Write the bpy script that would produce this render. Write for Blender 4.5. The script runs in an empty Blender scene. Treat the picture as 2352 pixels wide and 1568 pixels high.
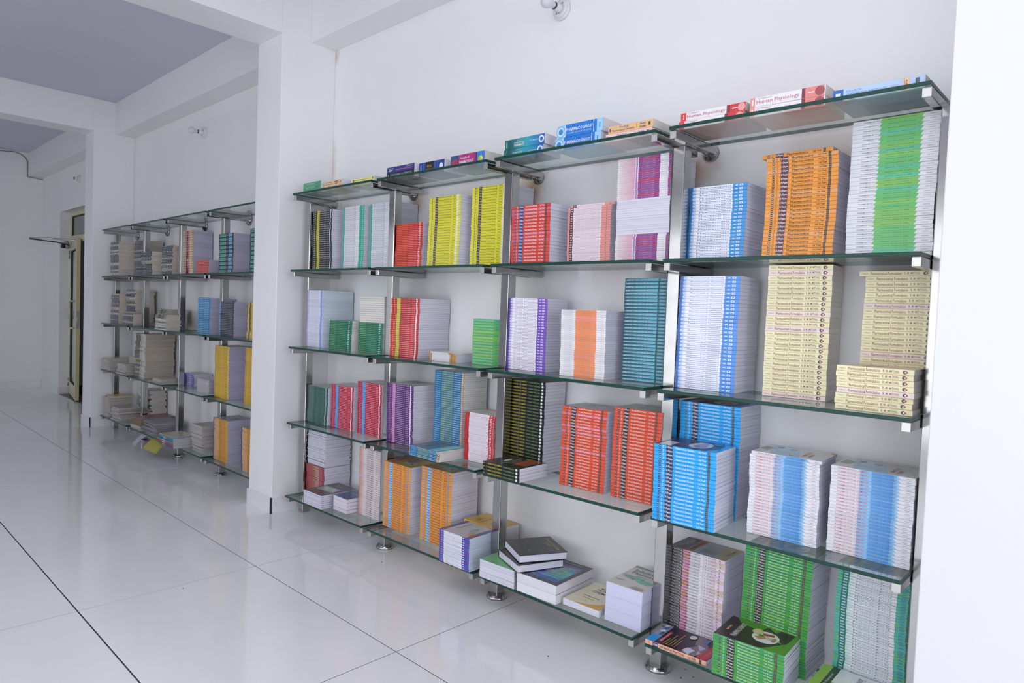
import bpy, bmesh, math, random, re
from mathutils import Matrix, Vector
random.seed(7)
C = bpy.context.scene.collection
sc = bpy.context.scene

# ------------------------------------------------------------------ camera
CAM = Vector((1.33086734, -2.50520941, 1.3560455))
def cam_axes(yaw, pitch, roll):
    cy, sy = math.cos(yaw), math.sin(yaw)
    f = Vector((-sy*math.cos(pitch), cy*math.cos(pitch), math.sin(pitch)))
    r = Vector((cy, sy, 0)); u = r.cross(f)
    cr, sr = math.cos(roll), math.sin(roll)
    return cr*r + sr*u, -sr*r + cr*u, f
cr_, cu_, cf_ = cam_axes(0.757150475, -0.0412302746, 0.0381379760)
cd = bpy.data.cameras.new('camera'); cd.sensor_width = 36.0; cd.lens = 1558.605/2352*36.0
cd.clip_start = .05; cd.clip_end = 100
co = bpy.data.objects.new('camera', cd); C.objects.link(co)
M = Matrix.Identity(4)
for i in range(3):
    M[i][0], M[i][1], M[i][2], M[i][3] = cr_[i], cu_[i], -cf_[i], CAM[i]
co.matrix_world = M
sc.camera = co

# ------------------------------------------------------------------ world, lights, exposure
w = bpy.data.worlds.new('world'); sc.world = w; w.use_nodes = True
bg = w.node_tree.nodes['Background']; bg.inputs[0].default_value = (.86, .92, 1.0, 1); bg.inputs[1].default_value = .9
def area(name, loc, rot, sx, sy, power, col):
    l = bpy.data.lights.new(name, 'AREA'); l.shape = 'RECTANGLE'; l.size = sx; l.size_y = sy
    l.energy = power; l.color = col
    o = bpy.data.objects.new(name, l); C.objects.link(o); o.location = loc; o.rotation_euler = rot
    return o
R90 = math.pi/2
# the photographer's flash, bounced off the ceiling around the camera, and daylight through the entrance and the windows
area('ceiling_bounce_flash', (.6, -2.7, 3.36), (0, 0, 0), 3.0, 2.6, 50, (.96, .97, 1.0))
area('entrance_daylight', (8.15, -3.0, 1.75), (0, R90, 0), 2.9, 4.2, 150, (.95, .965, 1.0))
area('window_daylight', (-.9, -5.65, 1.35), (R90, 0, 0), 5.0, 2.2, 52, (.95, .965, 1.0))
area('window_daylight', (4.2, -5.65, 1.3), (R90, 0, 0), 3.6, 2.2, 8, (.95, .965, 1.0))
area('window_daylight', (-8.0, -5.65, 1.7), (R90, 0, 0), 2.3, 2.3, 12, (.93, .955, 1.0))
sc.view_settings.view_transform = 'Standard'; sc.view_settings.look = 'None'
sc.view_settings.exposure = 0.0; sc.view_settings.gamma = 1.0
sc.view_settings.use_curve_mapping = False
sc.cycles.use_denoising = True
sc.cycles.max_bounces = 10; sc.cycles.diffuse_bounces = 5; sc.cycles.glossy_bounces = 5
sc.cycles.transparent_max_bounces = 16; sc.cycles.transmission_bounces = 6
sc.cycles.caustics_reflective = False; sc.cycles.caustics_refractive = False
sc.cycles.sample_clamp_indirect = 6.0

# ------------------------------------------------------------------ helpers
def lin(h):
    if isinstance(h, tuple): return h
    h = h.lstrip('#'); v = [int(h[i:i+2], 16)/255 for i in (0, 2, 4)]
    return tuple((c/12.92 if c <= .04045 else ((c+.055)/1.055)**2.4) for c in v)
def mat(name, col, rough=.5, metal=0.0, spec=.5, coat=0.0, bump=0.0, bscale=80., noise=0.0, nscale=6., rnoise=0.0):
    m = bpy.data.materials.new(name); m.use_nodes = True
    nt = m.node_tree; b = nt.nodes['Principled BSDF']
    c = lin(col) + (1,)
    b.inputs['Base Color'].default_value = c; b.inputs['Roughness'].default_value = rough
    b.inputs['Metallic'].default_value = metal; b.inputs['Specular IOR Level'].default_value = spec
    b.inputs['Coat Weight'].default_value = coat; b.inputs['Coat Roughness'].default_value = .08
    tc = nt.nodes.new('ShaderNodeTexCoord')
    if noise or rnoise:
        n = nt.nodes.new('ShaderNodeTexNoise'); n.inputs['Scale'].default_value = nscale; n.inputs['Detail'].default_value = 5
        nt.links.new(tc.outputs['Object'], n.inputs['Vector'])
        if noise:
            mr = nt.nodes.new('ShaderNodeMapRange'); mr.inputs[1].default_value = .25; mr.inputs[2].default_value = .75
            mr.inputs[3].default_value = 1-noise; mr.inputs[4].default_value = 1+noise*.5
            mx = nt.nodes.new('ShaderNodeVectorMath'); mx.operation = 'SCALE'; mx.inputs[0].default_value = c[:3]
            nt.links.new(n.outputs[0], mr.inputs[0]); nt.links.new(mr.outputs[0], mx.inputs['Scale'])
            nt.links.new(mx.outputs[0], b.inputs['Base Color'])
        if rnoise:
            mr = nt.nodes.new('ShaderNodeMapRange'); mr.inputs[3].default_value = max(.02, rough-rnoise); mr.inputs[4].default_value = rough+rnoise
            nt.links.new(n.outputs[0], mr.inputs[0]); nt.links.new(mr.outputs[0], b.inputs['Roughness'])
    if bump:
        n = nt.nodes.new('ShaderNodeTexNoise'); n.inputs['Scale'].default_value = bscale; n.inputs['Detail'].default_value = 4
        nt.links.new(tc.outputs['Object'], n.inputs['Vector'])
        bp = nt.nodes.new('ShaderNodeBump'); bp.inputs['Strength'].default_value = bump; bp.inputs['Distance'].default_value = .01
        nt.links.new(n.outputs[0], bp.inputs['Height']); nt.links.new(bp.outputs[0], b.inputs['Normal'])
    return m

class MB:
    """collects polygons with a colour and a material slot each, links them as ONE mesh object"""
    def __init__(s): s.v = []; s.f = []; s.c = []; s.m = []; s.sm = []
    def face(s, pts, col=(.8, .8, .8), mi=0, cols=None, smooth=False):
        k = len(s.v); s.v += [tuple(p) for p in pts]; s.f.append(tuple(range(k, k+len(pts))))
        s.c.append(cols if cols else [col]*len(pts)); s.m.append(mi); s.sm.append(smooth)
    def box(s, x0, y0, z0, x1, y1, z1, col=(.8, .8, .8), mi=0, skip=''):
        k = len(s.v)
        s.v += [(x0, y0, z0), (x1, y0, z0), (x1, y1, z0), (x0, y1, z0), (x0, y0, z1), (x1, y0, z1), (x1, y1, z1), (x0, y1, z1)]
        for nm, q in (('b', (0, 3, 2, 1)), ('t', (4, 5, 6, 7)), ('f', (0, 1, 5, 4)), ('r', (1, 2, 6, 5)), ('k', (2, 3, 7, 6)), ('l', (3, 0, 4, 7))):
            if nm in skip: continue
            s.f.append(tuple(k+i for i in q)); s.c.append([col]*4); s.m.append(mi); s.sm.append(False)
    def cyl(s, p0, p1, r0, r1=None, n=20, col=(.8, .8, .8), mi=0, caps=True):
        s.lathe(p0, p1, [(0, r0), (1, r0 if r1 is None else r1)], n, col, mi, caps)
    def lathe(s, p0, p1, prof, n=24, col=(.8, .8, .8), mi=0, caps=True):
        """prof: (t along the axis 0..1, radius)"""
        p0, p1 = Vector(p0), Vector(p1); a = (p1-p0)
        L = a.length; a.normalize()
        u = a.orthogonal().normalized(); v = a.cross(u); k = len(s.v)
        for t, r in prof:
            for i in range(n):
                th = 2*math.pi*i/n
                s.v.append(tuple(p0 + a*(L*t) + (u*math.cos(th)+v*math.sin(th))*r))
        for j in range(len(prof)-1):
            for i in range(n):
                i2 = (i+1) % n
                s.f.append((k+j*n+i, k+j*n+i2, k+(j+1)*n+i2, k+(j+1)*n+i)); s.c.append([col]*4); s.m.append(mi); s.sm.append(True)
        if caps:
            s.f.append(tuple(k+i for i in reversed(range(n)))); s.c.append([col]*n); s.m.append(mi); s.sm.append(False)
            e = k+(len(prof)-1)*n
            s.f.append(tuple(e+i for i in range(n))); s.c.append([col]*n); s.m.append(mi); s.sm.append(False)
    def tube(s, pts, r, n=8, col=(.8, .8, .8), mi=0):
        for a, b in zip(pts, pts[1:]): s.cyl(a, b, r, n=n, col=col, mi=mi)
    def mesh(s, name, mats, color=False):
        me = bpy.data.meshes.new(name); me.from_pydata(s.v, [], s.f)
        me.polygons.foreach_set('material_index', s.m); me.polygons.foreach_set('use_smooth', s.sm)
        if color:
            ca = me.color_attributes.new('print', 'FLOAT_COLOR', 'CORNER'); fl = []
            for cs in s.c:
                for c in cs: fl += [c[0], c[1], c[2], 1.0]
            ca.data.foreach_set('color', fl)
        for m in (mats if isinstance(mats, (list, tuple)) else [mats]): me.materials.append(m)
        me.update(); return me
    def build(s, name, mats, parent=None, color=False, loc=None, bevel=0):
        me = s.mesh(name, mats, color); o = bpy.data.objects.new(name, me); C.objects.link(o)
        if parent: o.parent = parent
        if loc: o.location = loc
        if bevel:
            b = o.modifiers.new('edge', 'BEVEL'); b.width = bevel; b.segments = 2; b.limit_method = 'ANGLE'
        return o
def tag(o, label=None, cat=None, group=None, kind=None):
    if label: o['label'] = label
    if cat: o['category'] = cat
    if group: o['group'] = group
    if kind: o['kind'] = kind
    return o
def empty(name, loc, rz=0.0):
    o = bpy.data.objects.new(name, None); C.objects.link(o); o.location = loc; o.rotation_euler = (0, 0, rz); o.empty_display_size = .05
    return o
def bxo(name, m, x0, y0, z0, x1, y1, z1, parent=None, bevel=0, kind=None):
    b = MB(); b.box(x0, y0, z0, x1, y1, z1); o = b.build(name, m, parent, bevel=bevel)
    if kind: o['kind'] = kind
    return o
# ------------------------------------------------------------------ materials of the setting
def wall_material():
    m = mat('wall_paint', (.87, .87, .872), rough=.42, spec=.35, bump=.05, bscale=14, noise=.03, nscale=1.2)
    nt = m.node_tree; b = nt.nodes['Principled BSDF']
    base = b.inputs['Base Color'].links[0].from_socket
    tc = nt.nodes.new('ShaderNodeTexCoord'); cur = base
    nz = nt.nodes.new('ShaderNodeTexNoise'); nz.inputs['Scale'].default_value = 14; nz.inputs['Detail'].default_value = 6
    nt.links.new(tc.outputs['Object'], nz.inputs['Vector'])
    # rust that has run out of the wall flanges, and damp near the pillar corner
    for (x, z, sx, sz, k) in ((-2.60, 2.00, .13, .06, .5), (-1.84, 1.985, .10, .09, .85), (-.95, 1.97, .12, .10, .9), (-.06, 1.965, .13, .10, .9), (.87, 1.99, .08, .08, .5),
                              (-2.76, 2.30, .05, .22, .45), (-2.76, 3.03, .05, .07, .6), (-2.70, .02, .12, .05, .8)):
        sub = nt.nodes.new('ShaderNodeVectorMath'); sub.operation = 'SUBTRACT'; sub.inputs[1].default_value = (x, 0, z)
        nt.links.new(tc.outputs['Object'], sub.inputs[0])
        mul = nt.nodes.new('ShaderNodeVectorMath'); mul.operation = 'MULTIPLY'; mul.inputs[1].default_value = (1/sx, 0, 1/sz)
        nt.links.new(sub.outputs[0], mul.inputs[0])
        le = nt.nodes.new('ShaderNodeVectorMath'); le.operation = 'LENGTH'; nt.links.new(mul.outputs[0], le.inputs[0])
        ad = nt.nodes.new('ShaderNodeMath'); ad.operation = 'ADD'; nt.links.new(le.outputs['Value'], ad.inputs[0]); nt.links.new(nz.outputs[0], ad.inputs[1])
        mr = nt.nodes.new('ShaderNodeMapRange'); mr.inputs[1].default_value = .55; mr.inputs[2].default_value = 1.5
        mr.inputs[3].default_value = k; mr.inputs[4].default_value = 0; nt.links.new(ad.outputs[0], mr.inputs[0])
        mx = nt.nodes.new('ShaderNodeMix'); mx.data_type = 'RGBA'; mx.inputs['B'].default_value = (.58, .36, .25, 1)
        nt.links.new(mr.outputs[0], mx.inputs['Factor']); nt.links.new(cur, mx.inputs['A']); cur = mx.outputs['Result']
    nt.links.new(cur, b.inputs['Base Color'])
    return m
WALL = wall_material()
PLAIN = mat('pillar_paint', (.84, .84, .848), rough=.4, spec=.35, bump=.05, bscale=14, noise=.025, nscale=1.5)
CEIL = mat('ceiling_paint', (.63, .62, .72), rough=.6, noise=.02, nscale=1.5)
GROUT = mat('dark_grout', (.03, .03, .045), rough=.8)
TILE = mat('polished_tile', (.87, .875, .88), rough=.085, spec=.55, noise=.035, nscale=2.2, bump=.012, bscale=2.5, rnoise=.035)
SKIRT = mat('skirting_tile', (.76, .77, .78), rough=.1, noise=.02)
STEEL = mat('polished_steel', (.46, .455, .45), rough=.13, metal=1.0, rnoise=.05, nscale=25)
STEEL_CAP = mat('brushed_steel_cap', (.62, .61, .59), rough=.34, metal=1.0)
DARK = mat('dark_gasket', (.012, .012, .014), rough=.5)
CREAM = mat('cream_door_paint', '#d8d2b6', rough=.3, spec=.5, noise=.03)
CREAM_D = mat('cream_door_edge', '#c9bf92', rough=.28)

def glass_material(name, tint, refl=1.0, rough=0.0, dust=0.0):
    m = bpy.data.materials.new(name); m.use_nodes = True; nt = m.node_tree
    for n in list(nt.nodes): nt.nodes.remove(n)
    out = nt.nodes.new('ShaderNodeOutputMaterial'); tr = nt.nodes.new('ShaderNodeBsdfTransparent'); gl = nt.nodes.new('ShaderNodeBsdfGlossy')
    tr.inputs[0].default_value = tint + (1,); gl.inputs['Roughness'].default_value = rough; gl.inputs[0].default_value = (.92, .98, .96, 1)
    fr = nt.nodes.new('ShaderNodeFresnel'); fr.inputs[0].default_value = 1.52
    ge = nt.nodes.new('ShaderNodeNewGeometry'); io = nt.nodes.new('ShaderNodeMapRange'); io.inputs[3].default_value = 1.52; io.inputs[4].default_value = 1/1.52   # thin pane: same on both faces
    nt.links.new(ge.outputs['Backfacing'], io.inputs[0]); nt.links.new(io.outputs[0], fr.inputs[0])
    mul = nt.nodes.new('ShaderNodeMath'); mul.operation = 'MULTIPLY'; mul.inputs[1].default_value = refl; mul.use_clamp = True
    mx = nt.nodes.new('ShaderNodeMixShader')
    nt.links.new(fr.outputs[0], mul.inputs[0]); nt.links.new(mul.outputs[0], mx.inputs[0])
    body = tr.outputs[0]
    if dust:                                   # a film of dust that scatters light on both faces
        df = nt.nodes.new('ShaderNodeBsdfDiffuse'); df.inputs[0].default_value = (.72, .80, .78, 1); tl = nt.nodes.new('ShaderNodeBsdfTranslucent'); tl.inputs[0].default_value = (.72, .80, .78, 1)
        m1 = nt.nodes.new('ShaderNodeMixShader'); m1.inputs[0].default_value = .5; m2 = nt.nodes.new('ShaderNodeMixShader'); m2.inputs[0].default_value = dust
        nt.links.new(df.outputs[0], m1.inputs[1]); nt.links.new(tl.outputs[0], m1.inputs[2]); nt.links.new(tr.outputs[0], m2.inputs[1]); nt.links.new(m1.outputs[0], m2.inputs[2]); body = m2.outputs[0]
    nt.links.new(body, mx.inputs[1]); nt.links.new(gl.outputs[0], mx.inputs[2]); nt.links.new(mx.outputs[0], out.inputs[0])
    return m
GLASS = glass_material('shelf_glass', (.965, .988, .98), .85, dust=.03)
PANE = glass_material('door_glass', (.80, .84, .85), 1.3)
GLASS_EDGE = mat('green_glass_edge', '#0e4036', rough=.28, spec=.4)

# ------------------------------------------------------------------ room shell
XL, XR, YF, H_C, H_B = -10.6, 8.2, -5.6, 3.40, 3.07
DX0, DX1, DH = -9.65, -7.75, 2.51          # the doorway in the back wall
# floor: a dark bed with polished tiles on it
fl = bxo('floor', GROUT, XL-.2, YF-.2, -.12, XR+.2, 2.6, -.0012, kind='structure')
tiles = {}
def tile_mesh(wx, wy):
    k = (round(wx, 3), round(wy, 3))
    if k not in tiles:
        b = MB(); g = .0006
        b.box(0, 0, -.006, wx, wy, -.0005); b.box(g, g, -.0005, wx-g, wy-g, 0.0, skip='b'); tiles[k] = b.mesh('tile', TILE)
    return tiles[k]
XS = [-.781 + 1.2*i for i in range(-9, 9)]; YS = [-.87 + .8*j for j in range(-8, 2)]
xs = [XL] + [x for x in XS if XL+.05 < x < XR-.05] + [XR]; ys = [YF] + [y for y in YS if YF+.05 < y < -.01] + [0.0]
for i in range(len(xs)-1):
    for j in range(len(ys)-1):
        gx, gy = .0019, .0030
        if ys[j+1] > -.2: gy = .001
        me = tile_mesh(xs[i+1]-xs[i]-2*gx, ys[j+1]-ys[j]-2*gy)
        o = bpy.data.objects.new('tile', me); C.objects.link(o); o.parent = fl; o.location = (xs[i]+gx, ys[j]+gy, 0)
def structure(name, m, boxes, bevel=0):
    b = MB()
    for q in boxes: b.box(*q)
    return tag(b.build(name, m, bevel=bevel), kind='structure')
structure('ceiling', CEIL, [(XL-.2, YF-.2, H_C, XR+.2, .2, H_C+.15)])
structure('wall_back', WALL, [(XL-.2, 0, -.1, DX0, .2, H_C), (DX0, 0, DH, DX1, .2, H_C), (DX1, 0, -.1, XR+.2, .2, H_C)])
structure('wall_left', PLAIN, [(XL-.2, YF-.2, -.1, XL, 0, H_C)])
def pierced_front():
    b = MB(); y0, y1 = YF-.2, YF; holes = [(-9.2, -6.8), (-3.5, 1.7), (2.3, 6.2)]; x = XL-.2
    for a, c in holes:
        b.box(x, y0, -.1, a, y1, H_C); b.box(a, y0, -.1, c, y1, .2); b.box(a, y0, 2.9, c, y1, H_C); x = c
    b.box(x, y0, -.1, XR+.2, y1, H_C); return b
tag(pierced_front().build('wall_front', PLAIN), kind='structure')
structure('wall_right', PLAIN, [(XR, YF-.2, -.1, XR+.2, -5.1, H_C), (XR, -.9, -.1, XR+.2, .2, H_C), (XR, -5.1, 3.2, XR+.2, -.9, H_C)])
FRAME_W = mat('window_frame_paint', '#d9d7cc', rough=.35)
for n, (a, c) in enumerate([(-9.2, -6.8), (-3.5, 1.7), (2.3, 6.2)]):
    wn = empty('window_%d' % (n+1), ((a+c)/2, YF-.1, .2)); wn['kind'] = 'structure'
    b = MB(); hw = (c-a)/2
    b.box(-hw, -.03, 0, -hw+.06, .03, 2.7); b.box(hw-.06, -.03, 0, hw, .03, 2.7); b.box(-hw+.06, -.03, 0, hw-.06, .03, .06); b.box(-hw+.06, -.03, 2.64, hw-.06, .03, 2.7); b.box(-.03, -.03, .06, .03, .03, 2.64)
    b.build('window_frame', FRAME_W, wn)
# pillars standing proud of the back wall and the beams over them
PY = -.385
pil = [(-6.99, -6.70), (-3.085, -2.765), (.90, 1.26)]
for x0, x1 in pil:
    structure('pillar', PLAIN, [(x0, PY, -.005, x1, 0, H_C)], bevel=.003)
    structure('beam', PLAIN, [(x0, YF, H_B, x1, PY, H_C)], bevel=.003)
ends = [XL] + [x for p in pil for x in p] + [XR]
for i in range(0, len(ends), 2):
    structure('beam', PLAIN, [(ends[i], -.186, H_B, ends[i+1], 0, H_C)], bevel=.003)
# skirting tiles with their dark joints
def skirting(name, segs):
    r = empty(name, (segs[0][0], segs[0][1], 0)); r['kind'] = 'structure'
    for (x0, y0, x1, y1) in segs:
        b = MB(); b.box(min(x0, x1), min(y0, y1), 0, max(x0, x1), max(y0, y1), .103)
        o = b.build('skirting_tile', SKIRT, None, bevel=.0015); o.parent = r; o.location = (-segs[0][0], -segs[0][1], 0)
    return r
def joint(x, y):
    return (x-.0022, y-.0022, x+.0022, y+.0022)
t = .010
for n, (x0, x1) in enumerate(pil):
    skirting('baseboard_pillar_%d' % (n+1), [(x0-t, PY-t, x1-.002, PY), (x0-t, PY+.002, x0, -.01), (x1, PY+.001, x1+t, 0)])
    structure('trim_%d' % (n+1), GROUT, [(x1-.0015, PY-t-.0005, 0, x1+t-.001, PY+.0005, .1032)])
structure('trim_joint', GROUT, [(x, -.0112, 0, x+.002, -.0098, .103) for x in (-6.2, -5.0, -3.8, -2.2, -1.0, .2)])
skirting('baseboard_back', [(XL, -t, DX0-.001, 0), (DX1, -t, -6.99, 0), (-6.69, -t, -3.085, 0), (-2.755, -t, .90, 0), (1.27, -t, XR, 0)])
skirting('baseboard_left', [(XL, YF, XL+t, -t)])
skirting('baseboard_doorway', [(DX0, 0.002, DX0+t, .11)])
# space behind the doorway
structure('wall_corridor', PLAIN, [(XL-.2, 2.4, -.1, -6.0, 2.6, 3.2), (-6.2, .2, -.1, -6.0, 2.4, 3.2), (XL-.2, .2, -.1, XL, 2.4, 3.2)])
structure('ceiling_corridor', CEIL, [(XL-.2, .2, 3.0, -6.0, 2.6, 3.2)])
structure('floor_doorway', mat('grey_threshold', '#77767c', rough=.5), [(DX0, 0.0, -.001, DX1, .2, .001)])
# the door itself: frame, fixed fanlight, two leaves, the near one ajar
dr = empty('door_1', (DX0, .12, 0)); dr['kind'] = 'structure'
DW = DX1-DX0
b = MB(); f = .055
b.box(0, 0, 0, f, .06, DH); b.box(DW-f, 0, 0, DW, .06, DH); b.box(f, 0, DH-.05, DW-f, .06, DH); b.box(f, -.005, 2.10, DW-f, .06, 2.19)
b.build('door_frame', CREAM, dr, bevel=.003)
b = MB(); b.box(f, .02, 2.19, DW-f, .028, DH-.05); b.build('fanlight_pane', PANE, dr)
b = MB()
for q in ((f, .012, 2.19, f+.014, .02, DH-.05), (f+.014, .012, DH-.064, DW-f, .02, DH-.05), (f+.014, .012, 2.19, DW-f, .02, 2.2)): b.box(*q)
b.build('gasket', DARK, dr)
def leaf(x, ang, flip):
    LW = (DW-2*f)/2 - .004
    s = -1 if flip else 1
    L = empty('door_leaf', (x, -.012, 0)); L.parent = dr; L.rotation_euler = (0, 0, ang)
    def bx(bb, a0, y0, z0, a1, y1, z1):
        p, q = sorted((s*a0, s*a1)); bb.box(p, y0, z0, q, y1, z1)
    b = MB()
    bx(b, 0, 0, .02, .085, .045, 2.09); bx(b, LW-.085, 0, .02, LW, .045, 2.09); bx(b, .085, 0, .02, LW-.085, .045, .19); bx(b, .085, 0, 1.98, LW-.085, .045, 2.09)
    b.build('leaf_frame', CREAM, L, bevel=.003)
    b = MB(); bx(b, .085, .018, .19, LW-.085, .026, 1.98); b.build('pane', PANE, L)
    b = MB(); bx(b, .085, .004, .19, .10, .016, 1.98); bx(b, .10, .004, 1.966, LW-.085, .016, 1.98); bx(b, .10, .004, .19, LW-.085, .016, .20)
    b.build('gasket', DARK, L)
    b = MB(); xh = s*(LW-.12)
    b.tube([(xh, 0, .95), (xh, -.06, .95), (xh, -.06, 1.30), (xh, 0, 1.30)], .011, 10); b.build('pull_handle', CREAM, L)
    for z in (.12, 1.05, 1.88):
        b = MB(); b.cyl((0, -.006, z), (0, -.006, z+.11), .009, n=10); b.cyl((0, -.006, z+.05), (0, -.006, z+.06), .0105, n=10); b.build('hinge', STEEL, L)
    if not flip:
        b = MB(); p = s*LW; b.box(p, .008, .95, p+.003, .038, 1.17); b.box(p+.003, .014, 1.03, p+.008, .03, 1.09); b.build('latch', STEEL, L)
        b = MB(); b.box(p, .002, .02, p+.0015, .044, 2.09); b.build('leaf_edge', CREAM_D, L)
    else:
        b = MB(); q = s*LW; b.box(q, -.008, 1.75, q+.016, 0, 2.08); b.box(q, -.008, .05, q+.016, 0, .35); b.build('tower_bolt', STEEL, L)
leaf(f+.002, -math.radians(9), False)
leaf(DW-f-.002, 0.0, True)
# ------------------------------------------------------------------ steel and glass shelf units
LV = {1: (2.0458, -.0044), 2: (1.5737, -.002), 3: (1.1013, .0031), 4: (.633, .0085), 5: (.158, .0075)}
def shelf_z(lv, x): a, b_ = LV[lv]; return a + b_*x
LU = {1: 2.05, 2: 1.576, 3: 1.101, 4: .628, 5: .153}
GT, GY0, GY1 = .012, -.35, -.055
POSTS = [-2.68, -1.78, -.885, 0.0, .8725]
UPOSTS = [-6.53, -5.68, -4.80, -3.955, -3.125]
flank = ['beside the pillar', 'second from the pillar', 'in the middle', 'second from the wall end', 'at the wall end']
def frame(px, zf, top, label, end=0, foot=True, fx=.0, fr=1.0):
    """one upright with its pairs of bracket arms, foot flange and wall flange"""
    t = empty('shelf_upright', (px, -.2, 0)); tag(t, label, 'shelf post', 'steel uprights of the bookshelves')
    b = MB(); zt = zf(1, px)-GT-.03
    b.box(-.025, -.025, .0, .025, .025, zt); b.build('post', STEEL, t, bevel=.003)
    if foot:
        b = MB(); b.lathe((0, 0, 0), (0, 0, .02), [(0, .049), (.3, .051), (.55, .049), (.7, .045), (1, .043)], 28); b.build('foot_flange', STEEL, t)
    for lv in range(1, 6):
        offs = [-.0385, .0385] if end == 0 else [-.0385*end]
        z = zf(lv, px)-GT-.0014
        for dx in offs:
            b = MB(); x = dx; y0 = -.138; y1 = .18 if lv > 1 else .165
            b.box(x-.0125, y0, z-.028, x+.0125, y1, z); a = b.build('bracket_arm', STEEL, t, bevel=.002)
            b = MB(); b.box(x-.0118, y0-.0022, z-.0272, x+.0118, y0-.0002, z-.0008); b.build('end_cap', STEEL_CAP, a, bevel=.0006)
        if end == 0:
            b = MB(); b.box(-.0255, -.012, z-.022, .0255, .012, z-.006); b.build('cross_pin', STEEL, t)
    b = MB(); zc = zf(1, px)-.026
    b.cyl((fx, .025, zc), (fx, .19, zc), .012, n=16); b.build('wall_tube', STEEL, t)
    b = MB(); b.lathe((fx, .2, zc), (fx, .165, zc), [(0, .034*fr), (.35, .034*fr), (.5, .030*fr), (.8, .019), (1, .015)], 28); b.build('wall_flange', STEEL, t)
    return t
place = ['at its pillar end', 'second from the pillar', 'at its middle', 'fourth from the pillar', 'at the wall corner end']
for i, px in enumerate(POSTS):
    frame(px, shelf_z, 1, 'polished steel post of the textbook shelves, ' + ['beside the white pillar', 'second from the pillar', 'third from the pillar', 'fourth from the pillar', 'against the wide wall column'][i],
          end=(-1 if i == 0 else 1 if i == 4 else 0), foot=(0 < i), fx=[-.05, -.09, -.012, .014, -.02][i])
for i, px in enumerate(UPOSTS):
    frame(px, lambda lv, x: LU[lv], 1, 'polished steel post of the far shelf unit, ' + ['first after the doorway pillar', 'second after the doorway', 'third after the doorway', 'fourth after the doorway', 'last, tucked behind the pillar'][i],
          end=(-1 if i == 0 else 1 if i == 4 else 0), foot=(i > 0), fx=-.02, fr=1.35)
lvn = {1: 'top', 2: 'second', 3: 'third', 4: 'fourth', 5: 'bottom'}
bayn = ['bay by the pillar', 'second bay from the pillar', 'third bay from the pillar', 'bay by the wall column']
ubay = ['bay by the doorway', 'second bay from the doorway', 'third bay from the doorway', 'bay hidden partly by the pillar']
def shelf(x0, x1, z0, z1, label, grp):
    me_b = MB(); xm = (x0+x1)/2
    o = empty('glass_shelf', (xm, (GY0+GY1)/2, (z0+z1)/2)); tag(o, label, 'shelf', grp)
    a, c, d = x0-xm, x1-xm, (GY1-GY0)/2; zl, zr = z0-(z0+z1)/2, z1-(z0+z1)/2
    b = MB()
    b.face([(a, -d, zl), (c, -d, zr), (c, d, zr), (a, d, zl)]); b.face([(a, d, zl-GT), (c, d, zr-GT), (c, -d, zr-GT), (a, -d, zl-GT)])
    b.build('pane', GLASS, o)
    b = MB(); e = .0012
    P = [(a, -d), (c, -d), (c, d), (a, d)]; Z = [zl, zr, zr, zl]
    for i in range(4):
        j = (i+1) % 4
        (xa, ya), (xb, yb) = P[i], P[j]
        ia = (xa-e*(1 if xa > 0 else -1), ya-e*(1 if ya > 0 else -1)); ib = (xb-e*(1 if xb > 0 else -1), yb-e*(1 if yb > 0 else -1))
        b.face([(xa, ya, Z[i]-GT+e), (xb, yb, Z[j]-GT+e), (xb, yb, Z[j]-e), (xa, ya, Z[i]-e)])
        b.face([(xa, ya, Z[i]-e), (xb, yb, Z[j]-e), ib + (Z[j]+.0002,), ia + (Z[i]+.0002,)])
        b.face([ia + (Z[i]-GT-.0002,), ib + (Z[j]-GT-.0002,), (xb, yb, Z[j]-GT+e), (xa, ya, Z[i]-GT+e)])
    b.build('green_edge', GLASS_EDGE, o)
for i in range(4):
    for lv in range(1, 6):
        x0 = POSTS[i]+.0275 if i else POSTS[0]-.0; x1 = POSTS[i+1]-.0275 if i < 3 else .8465
        if i == 0: x0 = -2.6545
        z0, z1 = shelf_z(lv, x0), shelf_z(lv, x1)
        # the end posts rise through the corner of the end shelves
        shelf(x0, x1, z0, z1, 'green-edged glass shelf, %s level, %s of the textbook shelves' % (lvn[lv], bayn[i]), 'glass shelves of the textbook unit')
        x0 = UPOSTS[i]+.0275; x1 = UPOSTS[i+1]-.0275
        shelf(x0, x1, LU[lv], LU[lv], 'green-edged glass shelf, %s level of the far unit, %s' % (lvn[lv], ubay[i]), 'glass shelves of the far unit')
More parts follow.
